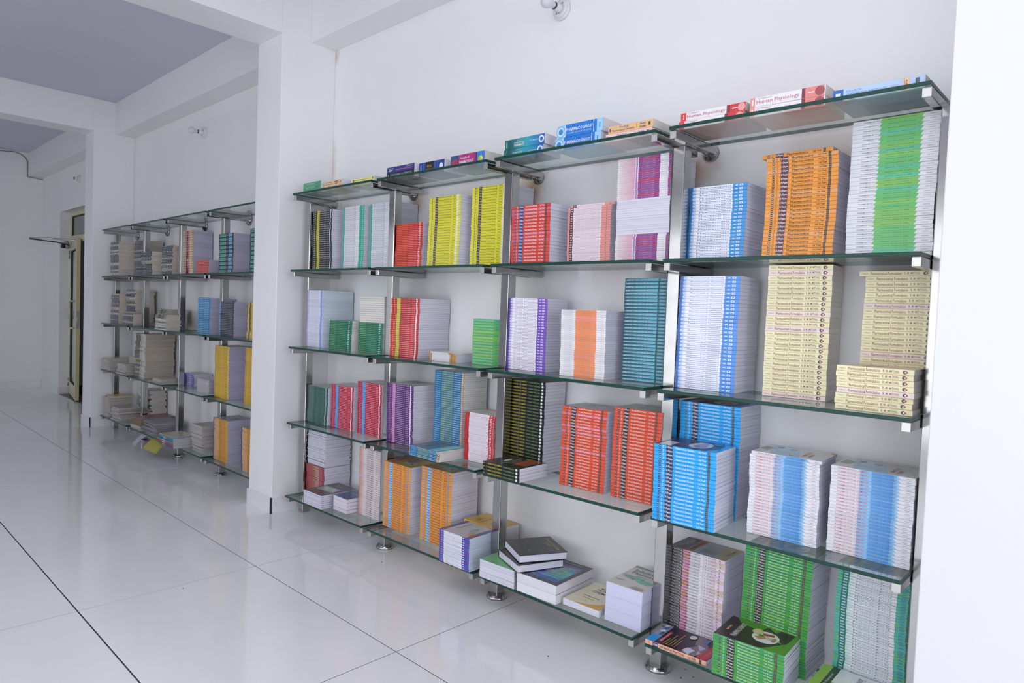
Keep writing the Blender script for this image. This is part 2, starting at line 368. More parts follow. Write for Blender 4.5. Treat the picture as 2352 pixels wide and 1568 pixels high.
# lamp holders on the back wall
PORC = mat('white_porcelain', '#dfe0e0', rough=.25, spec=.6); FROST = mat('frosted_bulb', '#d4d5de', rough=.3, spec=.6)
def lamp(x, z, bulb, label):
    t = empty('bulb_holder', (x, 0, z)); tag(t, label, 'light fitting', 'bulb holders along the back wall')
    b = MB(); b.lathe((0, 0, 0), (0, -.014, 0), [(0, .050), (.6, .050), (1, .044)], 32); b.build('wall_plate', PORC, t)
    b = MB(); b.lathe((0, -.012, 0), (0, -.022, 0), [(0, .041), (.7, .040), (1, .034)], 32); bs = b.build('base', PORC, t)
    for a in (.9, 4.0):
        b = MB(); b.cyl((.028*math.cos(a), -.0215, .028*math.sin(a)), (.028*math.cos(a), -.0228, .028*math.sin(a)), .003, n=8); b.build('screw_hole', DARK, bs)
    b = MB(); b.lathe((0, -.02, 0), (0, -.058, -.0), [(0, .026), (.3, .019), (1, .019)], 24); b.build('socket', PORC, t)
    b = MB(); b.cyl((0, -.0578, 0), (0, -.063, 0), .0165, n=24, col=(.1, .06, .05)); b.build('collar', mat('tarnished_brass', '#4a3a34', rough=.5, metal=.8), t)
    if bulb:
        b = MB(); b.lathe((0, -.062, 0), (0, -.142, .0), [(0, .014), (.15, .0165), (.35, .022), (.52, .0285), (.68, .031), (.82, .028), (.92, .020), (.98, .009), (1, .001)], 28); b.build('bulb', FROST, t)
lamp(-.79, 2.80, True, 'bulb holder with frosted bulb on the wall above the textbook shelves')
lamp(-4.88, 2.85, True, 'bulb holder with frosted bulb above the far shelf unit')
lamp(-8.74, 2.86, False, 'empty white bulb holder on the wall above the glass door')
# cable along the far wall
b = MB(); XC = XL+.006
b.tube([(XC, -1.6, 3.385), (XC, -.9, 3.375), (XC, -.514, 3.368), (XC, -.36, 3.385), (XC, -.287, 3.372), (XC, -.215, 3.325), (XC, -.194, 3.27), (XC, -.194, 3.06), (XC, -.10, 3.055), (XC, -.006, 3.045)], .006, 8)
tag(b.build('cable', mat('grey_cable', '#8d8a88', rough=.6)), 'thin grey cable running down the corner of the far wall under the ceiling', 'cable')
# ceiling-type camera dome and the door closer over the glass door
GREYP = mat('grey_plastic', '#9b9da2', rough=.35); BLK = mat('black_dome', '#0d0e12', rough=.1, spec=.7)
t = empty('dome_camera', (-9.46, .06, 2.06)); tag(t, 'small grey dome camera with black lens over the cream glass door', 'camera')
b = MB(); b.lathe((0, 0, 0), (0, -.05, -.012), [(0, .05), (.6, .05), (1, .043)], 24); b.build('housing', GREYP, t)
b = MB(); b.lathe((0, -.048, -.012), (0, -.09, -.045), [(0, .034), (.4, .033), (.75, .024), (1, .005)], 20); b.build('dome', BLK, t)
t = empty('door_closer', (-9.2, .108, 2.10)); tag(t, 'silver door closer arm sticking out over the cream door', 'door closer')
b = MB(); b.tube([(.12, -.02, .0), (-.1, -.25, .015), (-.32, -.48, .01)], .011, 8); b.build('long_arm', STEEL_CAP, t)
b = MB(); b.tube([(-.32, -.48, .0), (-.10, -.22, -.03), (-.02, -.1, -.06)], .008, 8); b.build('short_arm', mat('dark_arm', '#3a3a3e', rough=.4, metal=.6), t)
b = MB(); b.box(-.1, -.045, -.03, .14, -.001, .03); b.build('closer_box', STEEL_CAP, t, bevel=.006)
GEO = {
 'D2a': (0.022, -0.172, 0.0, 0.225, 1.5734, 22, 0.0128),
 'D2b': (0.312, -0.168, 0.0, 0.237, 1.5728, 27, 0.01364),
 'D2c': (0.6025, -0.21, 0.0, 0.24, 1.5722, 32, 0.01324),
 'C2a': (-0.814, -0.268, 0.0, 0.245, 1.5752, 18, 0.01516),
 'C2b': (-0.564, -0.168, 0.0, 0.225, 1.5746, 25, 0.01026),
 'C2c': (-0.2725, -0.268, 0.0, 0.245, 1.574, 48, 0.00848),
 'B2a': (-1.719, -0.27, 0.0, 0.242, 1.5771, 26, 0.00946),
 'B2b': (-1.402, -0.27, 0.0, 0.24, 1.5764, 28, 0.01291),
 'B2c': (-1.1525, -0.212, 0.0, 0.24, 1.5758, 30, 0.01301),
 'A2a': (-2.586, -0.27, 0.0, 0.245, 1.5788, 28, 0.01368),
 'A2b': (-2.362, -0.168, 0.0, 0.227, 1.5781, 33, 0.01172),
 'A2c': (-2.063, -0.165, 0.0, 0.225, 1.5775, 35, 0.0111),
 'D3a': (0.073, -0.263, 0.12, 0.2, 1.1018, 30, 0.01387),
 'D3b': (0.346, -0.178, 0.087, 0.207, 1.1027, 26, 0.01743),
 'D3c': (0.636, -0.125, 0.0, 0.209, 1.1036, 25, 0.0173),
 'D3d': (0.63, -0.313, 0.019, 0.21, 1.1036, 8, 0.01668),
 'C3a': (-0.843, -0.24, 0.111, 0.217, 1.099, 26, 0.01265),
 'C3b': (-0.503, -0.277, 0.12, 0.218, 1.1001, 31, 0.00903),
 'C3c': (-0.232, -0.19, 0.12, 0.2, 1.1009, 30, 0.01384),
 'B3a': (-1.7525, -0.218, 0.058, 0.241, 1.0962, 31, 0.01032),
 'B3b': (-1.401, -0.229, 0.12, 0.176, 1.0972, 6, 0.00763),
 'B3c': (-1.114, -0.207, 0.12, 0.2, 1.0981, 16, 0.01406),
 'A3a': (-2.766, -0.162, 0.12, 0.2, 1.093, 35, 0.01031),
 'A3b': (-2.378, -0.229, -0.004, 0.246, 1.0943, 17, 0.01057),
 'A3c': (-2.072, -0.234, 0.029, 0.238, 1.0953, 17, 0.01028),
 'A3d': (-2.072, -0.234, 0.029, 0.238, 1.0953, 12, 0.02823),
 'D4a': (0.052, -0.399, 0.114, 0.228, 0.6344, 20, 0.01368),
 'D4b': (0.0275, -0.19, 0.0, 0.245, 0.6342, 33, 0.01275),
 'D4c': (0.353, -0.262, 0.053, 0.227, 0.637, 27, 0.01044),
 'D4d': (0.6065, -0.241, 0.008, 0.236, 0.6393, 26, 0.01057),
 'C4a': (-0.911, -0.17, 0.0, 0.241, 0.6263, 28, 0.01502),
 'C4b': (-0.829, -0.37, 0.039, 0.203, 0.6268, 4, 0.01504),
 'C4c': (-0.494, -0.247, 0.053, 0.225, 0.6298, 27, 0.01264),
 'C4d': (-0.23, -0.24, 0.096, 0.2, 0.6319, 27, 0.01352),
 'B4a': (-1.716, -0.254, 0.12, 0.2, 0.6191, 32, 0.01021),
 'B4b': (-1.406, -0.19, 0.0, 0.224, 0.622, 38, 0.01113),
 'B4c': (-1.368, -0.369, -0.03, 0.231, 0.6224, 7, 0.00709),
 'B4d': (-1.1111, -0.231, 0.12, 0.2, 0.6244, 32, 0.00746),
 'A4a': (-2.6475, -0.231, -0.004, 0.248, 0.6112, 32, 0.00728),
 'A4b': (-2.355, -0.213, -0.017, 0.242, 0.614, 28, 0.00943),
 'A4c': (-2.043, -0.224, -0.004, 0.232, 0.6166, 30, 0.01025),
 'D5a': (0.047, -0.355, 0.056, 0.233, 0.1593, 1, 0.01175),
 'D5b': (0.0275, -0.22, 0.0, 0.227, 0.159, 28, 0.01136),
 'D5c': (0.315, -0.18, 0.0, 0.227, 0.1612, 42, 0.00933),
 'D5d': (0.306, -0.351, 0.12, 0.201, 0.1611, 14, 0.00964),
 'D5e': (0.619, -0.15, 0.0, 0.212, 0.1635, 45, 0.00899),
 'C5a': (-0.842, -0.363, 0.054, 0.205, 0.1525, 6, 0.01359),
 'C5b': (-0.622, -0.364, 0.058, 0.206, 0.1541, 2, 0.04093),
 'C5c': (-0.395, -0.312, 0.034, 0.176, 0.1557, 1, 0.02729),
 'C5d': (-0.1905, -0.313, 0.049, 0.163, 0.1573, 3, 0.05225),
 'B5a': (-1.732, -0.239, 0.035, 0.229, 0.1459, 28, 0.01304),
 'B5b': (-1.428, -0.237, 0.053, 0.228, 0.1482, 28, 0.01396),
 'B5c': (-1.164, -0.17, 0.0, 0.212, 0.1501, 9, 0.01732),
 'B5d': (-1.1205, -0.365, 0.01, 0.208, 0.1504, 14, 0.01104),
 'A5a': (-2.6475, -0.2, 0.0, 0.236, 0.1388, 44, 0.00916),
 'A5b': (-2.426, -0.352, 0.025, 0.202, 0.1406, 7, 0.01177),
 'A5c': (-2.196, -0.284, 0.0, 0.144, 0.1421, 4, 0.02148),
 'A5d': (-2.0073, -0.223, -0.04, 0.2, 0.1437, 32, 0.01241),
 'D1a': (0.56, -0.27, 0.0, 0.245, 2.0427, 1, 0.04327),
 'D1b': (0.265, -0.27, 0.0, 0.245, 2.044, 2, 0.0355),
 'D1c': (0.0275, -0.29, 0.0, 0.245, 2.0452, 2, 0.0309),
 'C1a': (-0.312, -0.27, 0.0, 0.202, 2.0467, 2, 0.03514),
 'C1b': (-0.568, -0.29, 0.0, 0.245, 2.0477, 2, 0.05613),
 'C1c': (-0.8575, -0.29, 0.0, 0.241, 2.0492, 2, 0.04691),
 'B1a': (-1.263, -0.27, 0.0, 0.246, 2.0508, 1, 0.0702),
 'B1b': (-1.516, -0.27, 0.0, 0.204, 2.052, 1, 0.06499),
 'B1c': (-1.7525, -0.27, 0.0, 0.237, 2.053, 2, 0.03751),
 'A1a': (-2.6475, -0.29, 0.0, 0.214, 2.0573, 3, 0.02289),
 'A1b': (-2.434, -0.29, 0.0, 0.198, 2.0561, 2, 0.02847),
 'A1c': (-2.148, -0.29, 0.0, 0.245, 2.0547, 2, 0.02316),
 'r1j1': (-6.5025, -0.268, 0.0, 0.245, 1.576, 25, 0.01404),
 'r1j2': (-5.969, -0.266, 0.0, 0.24, 1.576, 26, 0.01312),
 'r1j3': (-5.6525, -0.27, 0.0, 0.245, 1.576, 15, 0.01527),
 'r1j4': (-5.123, -0.268, 0.0, 0.245, 1.576, 18, 0.01467),
 'r1red': (-4.7725, -0.27, 0.0, 0.245, 1.576, 19, 0.02026),
 'r1small': (-4.291, -0.27, 0.0, 0.245, 1.576, 10, 0.0117),
 'r1navy': (-3.9275, -0.27, 0.0, 0.245, 1.576, 10, 0.0305),
 'r1navy2': (-3.594, -0.18, 0.0, 0.24, 1.576, 10, 0.0328),
 'r2j1': (-6.5025, -0.277, 0.034, 0.234, 1.101, 20, 0.0151),
 'r2j2': (-6.215, -0.2, 0.0, 0.245, 1.101, 22, 0.01577),
 'r2j3': (-5.9521, -0.2, -0.06, 0.245, 1.101, 9, 0.01278),
 'r2j4': (-5.293, -0.216, 0.057, 0.21, 1.101, 12, 0.01433),
 'r2j5': (-4.7725, -0.261, -0.004, 0.246, 1.101, 11, 0.01191),
 'r2blue': (-4.35, -0.237, -0.049, 0.245, 1.101, 20, 0.0144),
 'r2grey': (-3.9275, -0.23, 0.0, 0.245, 1.101, 20, 0.0131),
 'r2yel': (-3.4021, -0.302, -0.06, 0.245, 1.101, 20, 0.01305),
 'r3old1': (-6.5025, -0.359, 0.005, 0.211, 0.628, 8, 0.01512),
 'r3old2': (-5.977, -0.351, 0.009, 0.235, 0.628, 8, 0.0115),
 'r3tall': (-5.625, -0.291, 0.057, 0.226, 0.628, 30, 0.0136),
 'r3sm': (-5.118, -0.302, -0.06, 0.222, 0.628, 4, 0.00575),
 'r3purp': (-4.7725, -0.267, 0.014, 0.245, 0.628, 6, 0.017),
 'r3wh': (-4.27, -0.264, 0.037, 0.245, 0.628, 9, 0.01211),
 'r3y1': (-3.9275, -0.283, -0.014, 0.245, 0.628, 19, 0.02089),
 'r3y2': (-3.4055, -0.288, -0.02, 0.248, 0.628, 18, 0.02306),
 'r4white': (-4.315, -0.261, -0.053, 0.245, 0.153, 22, 0.00959),
 'r4or': (-3.884, -0.288, 0.05, 0.239, 0.153, 25, 0.01268),
 'r4or2': (-3.3765, -0.278, 0.032, 0.219, 0.153, 20, 0.01565),
 'r4left': (-6.495, -0.327, 0.078, 0.18, 0.153, 5, 0.0386),
}
# ------------------------------------------------------------------ books
def print_material():
    m = mat('printed_cover', (.8, .8, .8), rough=.34, spec=.5, coat=.25); nt = m.node_tree; b = nt.nodes['Principled BSDF']
    at = nt.nodes.new('ShaderNodeAttribute'); at.attribute_name = 'print'; oi = nt.nodes.new('ShaderNodeObjectInfo')
    hs = nt.nodes.new('ShaderNodeHueSaturation'); mr = nt.nodes.new('ShaderNodeMapRange'); mr.inputs[3].default_value = .93; mr.inputs[4].default_value = 1.04
    nt.links.new(oi.outputs['Random'], mr.inputs[0]); nt.links.new(mr.outputs[0], hs.inputs['Value']); nt.links.new(at.outputs['Color'], hs.inputs['Color']); nt.links.new(hs.outputs[0], b.inputs['Base Color'])
    return m
def paper_material():
    m = mat('paper_edges', (.8, .8, .8), rough=.75, spec=.2); nt = m.node_tree; b = nt.nodes['Principled BSDF']
    at = nt.nodes.new('ShaderNodeAttribute'); at.attribute_name = 'print'; oi = nt.nodes.new('ShaderNodeObjectInfo')
    tc = nt.nodes.new('ShaderNodeTexCoord'); mp = nt.nodes.new('ShaderNodeMapping'); mp.inputs['Scale'].default_value = (3, 3, 900)
    nz = nt.nodes.new('ShaderNodeTexNoise'); nz.inputs['Scale'].default_value = 1.0; nz.inputs['Detail'].default_value = 2
    mr = nt.nodes.new('ShaderNodeMapRange'); mr.inputs[1].default_value = .3; mr.inputs[2].default_value = .7; mr.inputs[3].default_value = .90; mr.inputs[4].default_value = 1.03
    m2 = nt.nodes.new('ShaderNodeMapRange'); m2.inputs[3].default_value = .93; m2.inputs[4].default_value = 1.03
    mu = nt.nodes.new('ShaderNodeMath'); mu.operation = 'MULTIPLY'; vm = nt.nodes.new('ShaderNodeVectorMath'); vm.operation = 'SCALE'
    L = nt.links.new
    L(tc.outputs['Object'], mp.inputs[0]); L(mp.outputs[0], nz.inputs['Vector']); L(nz.outputs[0], mr.inputs[0]); L(oi.outputs['Random'], m2.inputs[0])
    L(mr.outputs[0], mu.inputs[0]); L(m2.outputs[0], mu.inputs[1]); L(at.outputs['Color'], vm.inputs[0]); L(mu.outputs[0], vm.inputs['Scale']); L(vm.outputs[0], b.inputs['Base Color'])
    return m
PRINT = print_material(); PAPER = paper_material()
WHITEP, CREAMP, AGED, PINKP = lin('#dcdbe8'), lin('#e2ddd6'), lin('#b5aa9b'), lin('#e3dade')
TXT = {}
def text_poly(s):
    """flat triangles of a line of lettering, scaled into the unit square"""
    if s in TXT: return TXT[s]
    cu = bpy.data.curves.new('lettering', 'FONT'); cu.body = s; cu.resolution_u = 1; cu.offset = .012; cu.fill_mode = 'FRONT'
    ob = bpy.data.objects.new('lettering', cu); me = ob.to_mesh()
    vs = [(v.co.x, v.co.y) for v in me.vertices]; fs = [tuple(p.vertices) for p in me.polygons]
    ob.to_mesh_clear(); bpy.data.objects.remove(ob); bpy.data.curves.remove(cu)
    x0 = min(v[0] for v in vs); x1 = max(v[0] for v in vs); y0 = min(v[1] for v in vs); y1 = max(v[1] for v in vs)
    TXT[s] = ([((x-x0)/(x1-x0), (y-y0)/max(1e-6, y1-y0)) for x, y in vs], fs); return TXT[s]
def spine_print(b, H, T, els, mi=0):
    for k, e in enumerate(els):
        y = -.00008*(k+1)-.00005; c = lin(e[-1]) if not isinstance(e[-1], list) else None
        P = lambda u, v: (u*H, y, .0004 + v*(T-.0008))
        if e[0] == 'r': _, u0, u1, v0, v1, col = e; b.face([P(u0, v0), P(u1, v0), P(u1, v1), P(u0, v1)], c, mi)
        elif e[0] == 'g':                      # printed gradient between two inks
            _, u0, u1, v0, v1, ca, cb = e; ca, cb = lin(ca), lin(cb)
            b.face([P(u0, v0), P(u1, v0), P(u1, v1), P(u0, v1)], mi=mi, cols=[ca, cb, cb, ca])
        elif e[0] == 'p': _, u0, u1, u2, u3, col = e; b.face([P(u0, 0), P(u1, 0), P(u2, 1), P(u3, 1)], c, mi)
        elif e[0] == 'c':
            _, u, v, r, col = e; r = min(r, min(v, 1-v)/.44)
            b.face([P(u + .42*(T/H)*r*math.cos(a), v + .42*r*math.sin(a)) for a in [i*math.pi/5 for i in range(10)]], c, mi)
        elif e[0] == 't':
            _, s, u0, u1, v0, v1, col = e; vs, fs = text_poly(s)
            for f in fs: b.face([P(u0+(u1-u0)*vs[i][0], v0+(v1-v0)*vs[i][1]) for i in f], c, mi)
        elif e[0] == 'v':                      # small line of lettering set across the spine
            _, s, u0, u1, v0, v1, col = e; vs, fs = text_poly(s)
            for f in fs: b.face([P(u1-(u1-u0)*vs[i][1], v0+(v1-v0)*vs[i][0]) for i in f], c, mi)
def cover_print(b, H, D, T, els, mi=0):
    for k, e in enumerate(els):
        z = T + .00008*(k+1); c = lin(e[-1])
        P = lambda s, t: (H*(1-t), .0008+s*(D-.0012), z)
        if e[0] == 'R': _, s0, s1, t0, t1, col = e; b.face([P(s0, t0), P(s0, t1), P(s1, t1), P(s1, t0)][::-1], c, mi)
        elif e[0] == 'G':
            _, s0, s1, t0, t1, ca, cb = e; ca, cb = lin(ca), lin(cb); b.face([P(s1, t0), P(s1, t1), P(s0, t1), P(s0, t0)], mi=mi, cols=[ca, cb, cb, ca])
        elif e[0] == 'O': _, s, t, rs, rt, col = e; b.face([P(s+rs*math.cos(a), t+rt*math.sin(a)) for a in [i*math.pi/9 for i in range(18)]], c, mi)
        elif e[0] == 'P': b.face([P(*q) for q in e[1]], c, mi)
        elif e[0] == 'T':
            _, s, s0, s1, t0, t1, col = e; vs, fs = text_poly(s)
            for f in fs: b.face([P(s0+(s1-s0)*vs[i][0], t0+(t1-t0)*vs[i][1]) for i in f], c, mi)
def cover_shell(b, H, D, T, front, spine, back=None, mi=0, c=.0007, hard=False):
    bv = min(.0012, T*.12); back = back or front
    if hard: c = .0028; bv = .002
    O = [(D, 0), (bv, 0), (0, bv), (0, T-bv), (bv, T), (D, T)]; I = [(D, c), (c, c), (c, c), (c, T-c), (c, T-c), (D, T-c)]
    cols = [back, spine, spine, spine, front]
    for i in range(5):
        (ya, za), (yb, zb) = O[i], O[i+1]; (ia, ja), (ib, jb) = I[i], I[i+1]
        b.face([(0, ya, za), (0, yb, zb), (H, yb, zb), (H, ya, za)][::-1], cols[i], mi)
        for x in (0, H):
            q = [(x, ya, za), (x, yb, zb), (x, ib, jb), (x, ia, ja)]
            b.face(q if x == 0 else q[::-1], cols[i] if (hard or 0 < i < 4) else tuple(.35*p+.65*w_ for p, w_ in zip(cols[i], WHITEP)), mi)
    b.face([(0, D, T), (H, D, T), (H, D, T-c), (0, D, T-c)][::-1], front, mi); b.face([(0, D, c), (H, D, c), (H, D, 0), (0, D, 0)][::-1], back, mi)
    b.face([(0, c, c), (H, c, c), (H, D, c), (0, D, c)], WHITEP, mi); b.face([(0, D, T-c), (H, D, T-c), (H, c, T-c), (0, c, T-c)], WHITEP, mi)
def pages(b, H, D, T, col, mi=0, c=.0007, inset=.0008, sag=0.0):
    c2 = c
    if inset > .002: c2 = .003
    x0, x1, y0, y1, z0, z1 = inset, H-inset, c2, D-inset, c2, T-c2
    b.box(x0, y0, z0, x1, y1, z1, col, mi, skip='')
CACHE = {}
def book_meshes(style, H, D, T, var=0, top=False, single=False):
    st = STY[style]; key = (style, round(H, 3), round(D, 3), round(T, 4), var, top, single)
    if key in CACHE: return CACHE[key]
    vs = st.get('var', [{}]); v = dict(st); v.update(vs[var] if var < len(vs) else {})
    base = lin(v['base']); front = lin(v.get('front', v['base'])); pg = v.get('page', WHITEP); hard = v.get('hard', False)
    b = MB(); cover_shell(b, H, D, T, front, base, lin(v['back']) if 'back' in v else front, hard=hard)
    els = v['els'](v) if callable(v['els']) else v['els']
    spine_print(b, H, T, els)
    if top and 'art' in v: cover_print(b, H, D, T, v['art'])
    ins = .003 if hard else .0004
    if single:
        pages(b, H, D, T, pg, mi=1, inset=ins); CACHE[key] = (b.mesh('book', [PRINT, PAPER], True),)
    else:
        p = MB(); pages(p, H, D, T, pg, inset=ins)
        CACHE[key] = (b.mesh('cover', [PRINT], True), p.mesh('page_block', [PAPER], True))
    return CACHE[key]
def put_book(kind, style, x, y, z, rz, H, D, T, label, group=None, var=0, top=False, single=False, cat='book', tilt=None):
    ms = book_meshes(style, H, D, T, var, top, single)
    if single: o = bpy.data.objects.new(kind, ms[0])
    else:
        o = bpy.data.objects.new(kind, None); o.empty_display_size = .03
        for nm, me in (('cover', ms[0]), ('page_block', ms[1])):
            c = bpy.data.objects.new(nm, me); C.objects.link(c); c.parent = o
    C.objects.link(o); o.location = (x, y, z); o.rotation_euler = (tilt[0], tilt[1], rz) if tilt else (0, 0, rz)
    o['label'] = label; o['category'] = cat
    if group: o['group'] = group
    return o
ONES = 'first second third fourth fifth sixth seventh eighth ninth tenth eleventh twelfth thirteenth fourteenth fifteenth sixteenth seventeenth eighteenth nineteenth'.split()
TENS = {2: ('twenty', 'twentieth'), 3: ('thirty', 'thirtieth'), 4: ('forty', 'fortieth'), 5: ('fifty', 'fiftieth')}
def ordinal(n):
    if n < 20: return ONES[n-1]
    return TENS[n//10][1] if n % 10 == 0 else TENS[n//10][0]+'-'+ONES[n % 10-1]
def stack(key, kind, desc, where, style, n=None, D=.178, H=None, T=None, mode='S', single=False, vseq=None, jx=.0014, jr=.006, lift=0.0, at=None,
          topshift=None, first=1, cat='book', art=True, gap=.0002, revs=None, wild=0.0, fixz=False):
    """a pile of copies: geometry from GEO[key] = x, y, angle, length of the visible edge, shelf height, copies, thickness"""
    x, y, a, L, z, n0, t0 = at or GEO[key]
    if key[0] in 'ABCD' and not fixz: lv = int(key[1]); z = shelf_z(lv, x + (.12 if mode == 'S' else .1)) + abs(LV[lv][1])*.125
    n = n or n0; T = T or t0-gap; H = H or (L if mode in 'SR' else .24)
    if mode == 'L': D = L
    rnd = random.Random(sum(ord(ch)*(i+3) for i, ch in enumerate(key))); wx = wy = 0.0; zz = z + lift + .0003
    grp = 'copies in the ' + where
    for i in range(n):
        k = n-i
        wx = max(-.006, min(.006, wx + rnd.uniform(-jx, jx))) if jx else 0; wy = max(-.005, min(.005, wy + rnd.uniform(-jx, jx)*.8)) if jx else 0
        r = a + rnd.uniform(-jr, jr); var = vseq(i, n, rnd) if vseq else 0; bx, by_ = wx, wy
        if wild: bx += rnd.uniform(-wild, wild); by_ += rnd.uniform(-wild, wild); r += rnd.uniform(-wild, wild)*6
        if topshift and k == 1: bx += topshift
        ca, sa = math.cos(r), math.sin(r)
        if mode == 'S': px, py, rz = x + bx, y + by_, r
        elif mode == 'R': px, py, rz = x + bx + H*ca - D*sa, y + by_ + H*sa + D*ca, r + math.pi        # spine to the wall
        else:                                                                                                 # spine to the side
            rz = r - R90; px, py = x + bx - H*math.cos(rz), y + by_ - H*math.sin(rz)
        rev = revs and revs(i, n)
        if rev: px, py, rz = x + bx + H*ca - D*sa, y + by_ + H*sa + D*ca, r + math.pi
        lab = '%s, %s from top of the %s' % (desc, ordinal(k), where) if n > 1 else '%s %s' % (desc, where)
        if n > 1 and k == 1: lab = '%s, topmost of the %s' % (desc, where)
        if n > 1 and i == 0: lab = '%s, lowest of the %s' % (desc, where)
        if len(re.findall(r"[A-Za-z0-9][A-Za-z0-9'-]*", lab.replace('-', ' '))) > 16: lab = lab.replace(' from top of the ', ' from top, ').replace(', lowest of the ', ', lowest, ')
        if len(re.findall(r"[A-Za-z0-9]+", lab.replace('-', ''))) > 16: lab = lab.replace('textbook', 'book').replace(' on the ', ', ').replace(' the ', ' ')
        put_book(kind, style, px, py, zz, rz, H, D, T, lab, grp if n > 1 else None, var, art and k == 1, single, cat)
        zz += T + gap
    return zz
def dpharm(title, band, disc, ink='#ffffff', stripe='#3a2b22', year=("1st Year",)):
    """spine of the one-year diploma series: disc, small lines, dark band, title, year, film-strip line"""
    def f(v):
        return [('c', .10, .5, .95, disc), ('r', .085, .115, .44, .58, '#f0f0f4'), ('v', 'PCI', .148, .168, .18, .82, ink), ('r', .205, .315, 0, 1, band), ('t', 'D.Pharm', .213, .307, .24, .80, '#ffffff'),
                ('t', title, .365, .665, .17, .83, ink), ('t', year[0], .735, .85, .30, .80, ink), ('r', .872, .905, 0, 1, stripe), ('r', .878, .899, .15, .4, '#8f7f74'), ('r', .878, .899, .6, .85, '#8f7f74')]
    return f
def twoend(title, ca, cb, ink, pale='#eeeef6'):
    """white spine between two coloured ends, as the university series has it"""
    def f(v):
        return [('r', 0, .045, 0, 1, cb), ('g', .045, .13, 0, 1, ca, pale), ('c', .07, .5, .5, pale), ('r', .13, .76, 0, 1, pale), ('t', title, .185, .735, .24, .80, ink),
                ('r', .765, 1, 0, 1, ca), ('r', .80, .845, .38, .62, pale), ('r', .875, .93, .25, .78, pale), ('r', .888, .917, .38, .62, ca)]
    return f
def multi(*e): return list(e)
